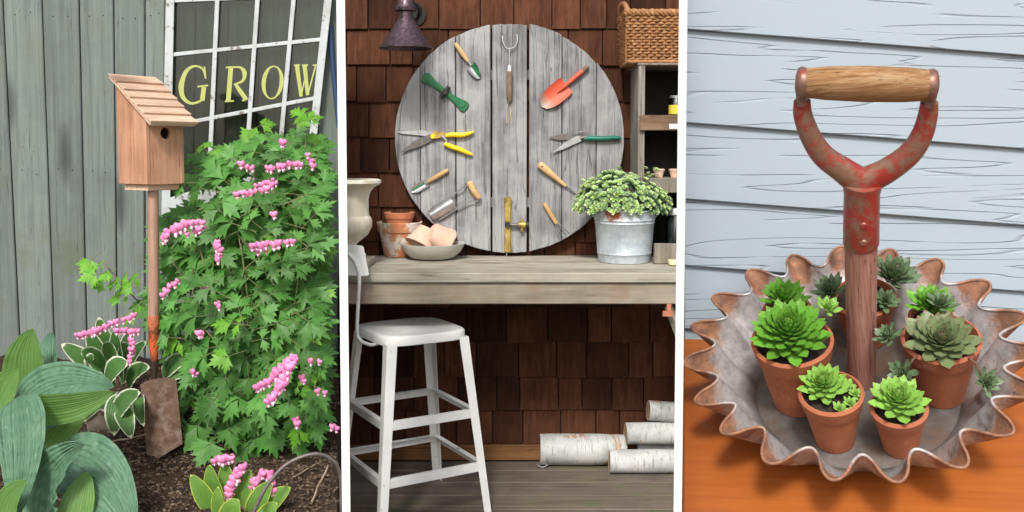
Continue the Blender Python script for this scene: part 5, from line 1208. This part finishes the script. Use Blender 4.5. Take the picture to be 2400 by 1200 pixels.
def setpot(name, lab, bpx, bpy_, h, r0, r1, tiltd=0):
    c = T3(bpx, bpy_, FZ); M = M3 @ Matrix.Translation((c.x, c.y, FZ + .0004))
    t = thing(name, lab, 'pot', M, PG); g = potmesh(r0, r1, h, .24, .0028, 44, .05); g.build('pot', M_tc3, t, smooth=35, local=True)
    g = MB(); g.lathe([(0, h * .90), (r1 * .93, h * .87)], 36); g.build('potting_soil', M_pots, t, local=True)
    return Vector((c.x, c.y, FZ + h))
def splant(lab, c): return thing('succulent', lab, 'succulent', M3 @ Matrix.Translation(c - Vector((0, 0, .006))))
k0 = 1 / 2560.
cA = setpot('clay_pot', 'large terracotta pot with bright green rosette at the left front', 1872, 936, .072, 55 * k0, 82 * k0)
pA_ = splant('big bright green succulent rosette in the left front pot', cA); rosette(pA_, cA + Vector((-.001, -.002, .002)), .0325, 'b', 110, (.15, 0), .0, 1.3, .55)
rosette(pA_, cA + Vector((.029, .020, .014)), .0125, 'l', 26, (.2, .4), .2, 1.3)
cB = setpot('clay_pot', 'terracotta pot half hidden behind the large left pot', 1856, 822, .052, 36 * k0, 54 * k0)
rosette(splant('green rosette in the pot behind the large left pot', cB), cB + Vector((-.002, 0, .006)), .023, 'b', 60, (.1, 0), .15, 1.3, .6)
cC = setpot('clay_pot', 'terracotta pot behind the shovel handle at the back of the tin', 2030, 790, .050, 46 * k0, 68 * k0)
pC_ = splant('grey green spiky rosettes behind the shovel handle', cC); rosette(pC_, cC + Vector((-.026, .0, .004)), .019, 'g', 40, (.2, -.3), .3, 1.3, .5); rosette(pC_, cC + Vector((.024, .008, .010)), .024, 'g', 50, (.1, .3), .3, 1.3, .5); rosette(pC_, cC + Vector((.016, -.014, .003)), .014, 'g', 34, (.4, .2), .2, 1.3, .5)
cD = setpot('clay_pot', 'terracotta pot with dusky open rosette at the right', 2206, 922, .064, 46 * k0, 74 * k0)
pD_ = splant('dusky green open rosette with hanging offsets in the right pot', cD); rosette(pD_, cD + Vector((-.001, -.008, .001)), .0285, 'd', 62, (.15, 0), -.08, 1.3, .16)
for (dx, dy, dz, rr_, tl) in ((-.038, -.002, .002, .014, (.2, -.5)), (-.030, -.030, -.010, .014, (.7, -.5)), (.026, -.034, -.016, .014, (.7, .5)), (.002, .026, .010, .015, (0, .2))):
    rosette(pD_, cD + Vector((dx, dy, dz)), rr_, 'g', 30, tl, .2, 1.3, .4)
    if dy < -.02:
        q = [M3 @ (cD + Vector((dx * .5, dy * .5, -.002))), M3 @ (cD + Vector((dx * .8, dy * .9, .001))), M3 @ (cD + Vector((dx, dy, dz)))]; g = MB(); g.tube(q, .0010, 6); g.build('runner', M_cap, pD_, smooth=60)
cG = setpot('clay_pot', 'terracotta pot hidden behind the dusky rosette pot', 2182, 838, .050, 30 * k0, 44 * k0)
rosette(splant('bright green rosette behind the dusky rosette', cG), cG + Vector((0, 0, .006)), .022, 'b', 60, (.1, 0), .1, 1.3, .5)
cE = setpot('clay_pot', 'terracotta pot with pale rosette and small offsets at the front', 1957, 1030, .056, 40 * k0, 62 * k0)
pE_ = splant('pale green rosette with offsets in the front middle pot', cE); rosette(pE_, cE + Vector((-.005, .006, -.002)), .0205, 'l', 70, (.15, -.1), .05, 1.3, .5)
for (dx, dy) in ((.014, -.010), (.006, -.016), (.018, .0), (.012, .010)): rosette(pE_, cE + Vector((dx, dy, -.004)), .0075, 'l', 22, (.2, .2), .2, 1.3)
cF = setpot('clay_pot', 'smallest terracotta pot with lime rosette at the right front', 2110, 1046, .046, 34 * k0, 53 * k0)
rosette(splant('lime green rosette in the smallest front pot', cF), cF + Vector((0, .001, 0)), .0225, 'l', 66, (.1, 0), .08, 1.3, .55)
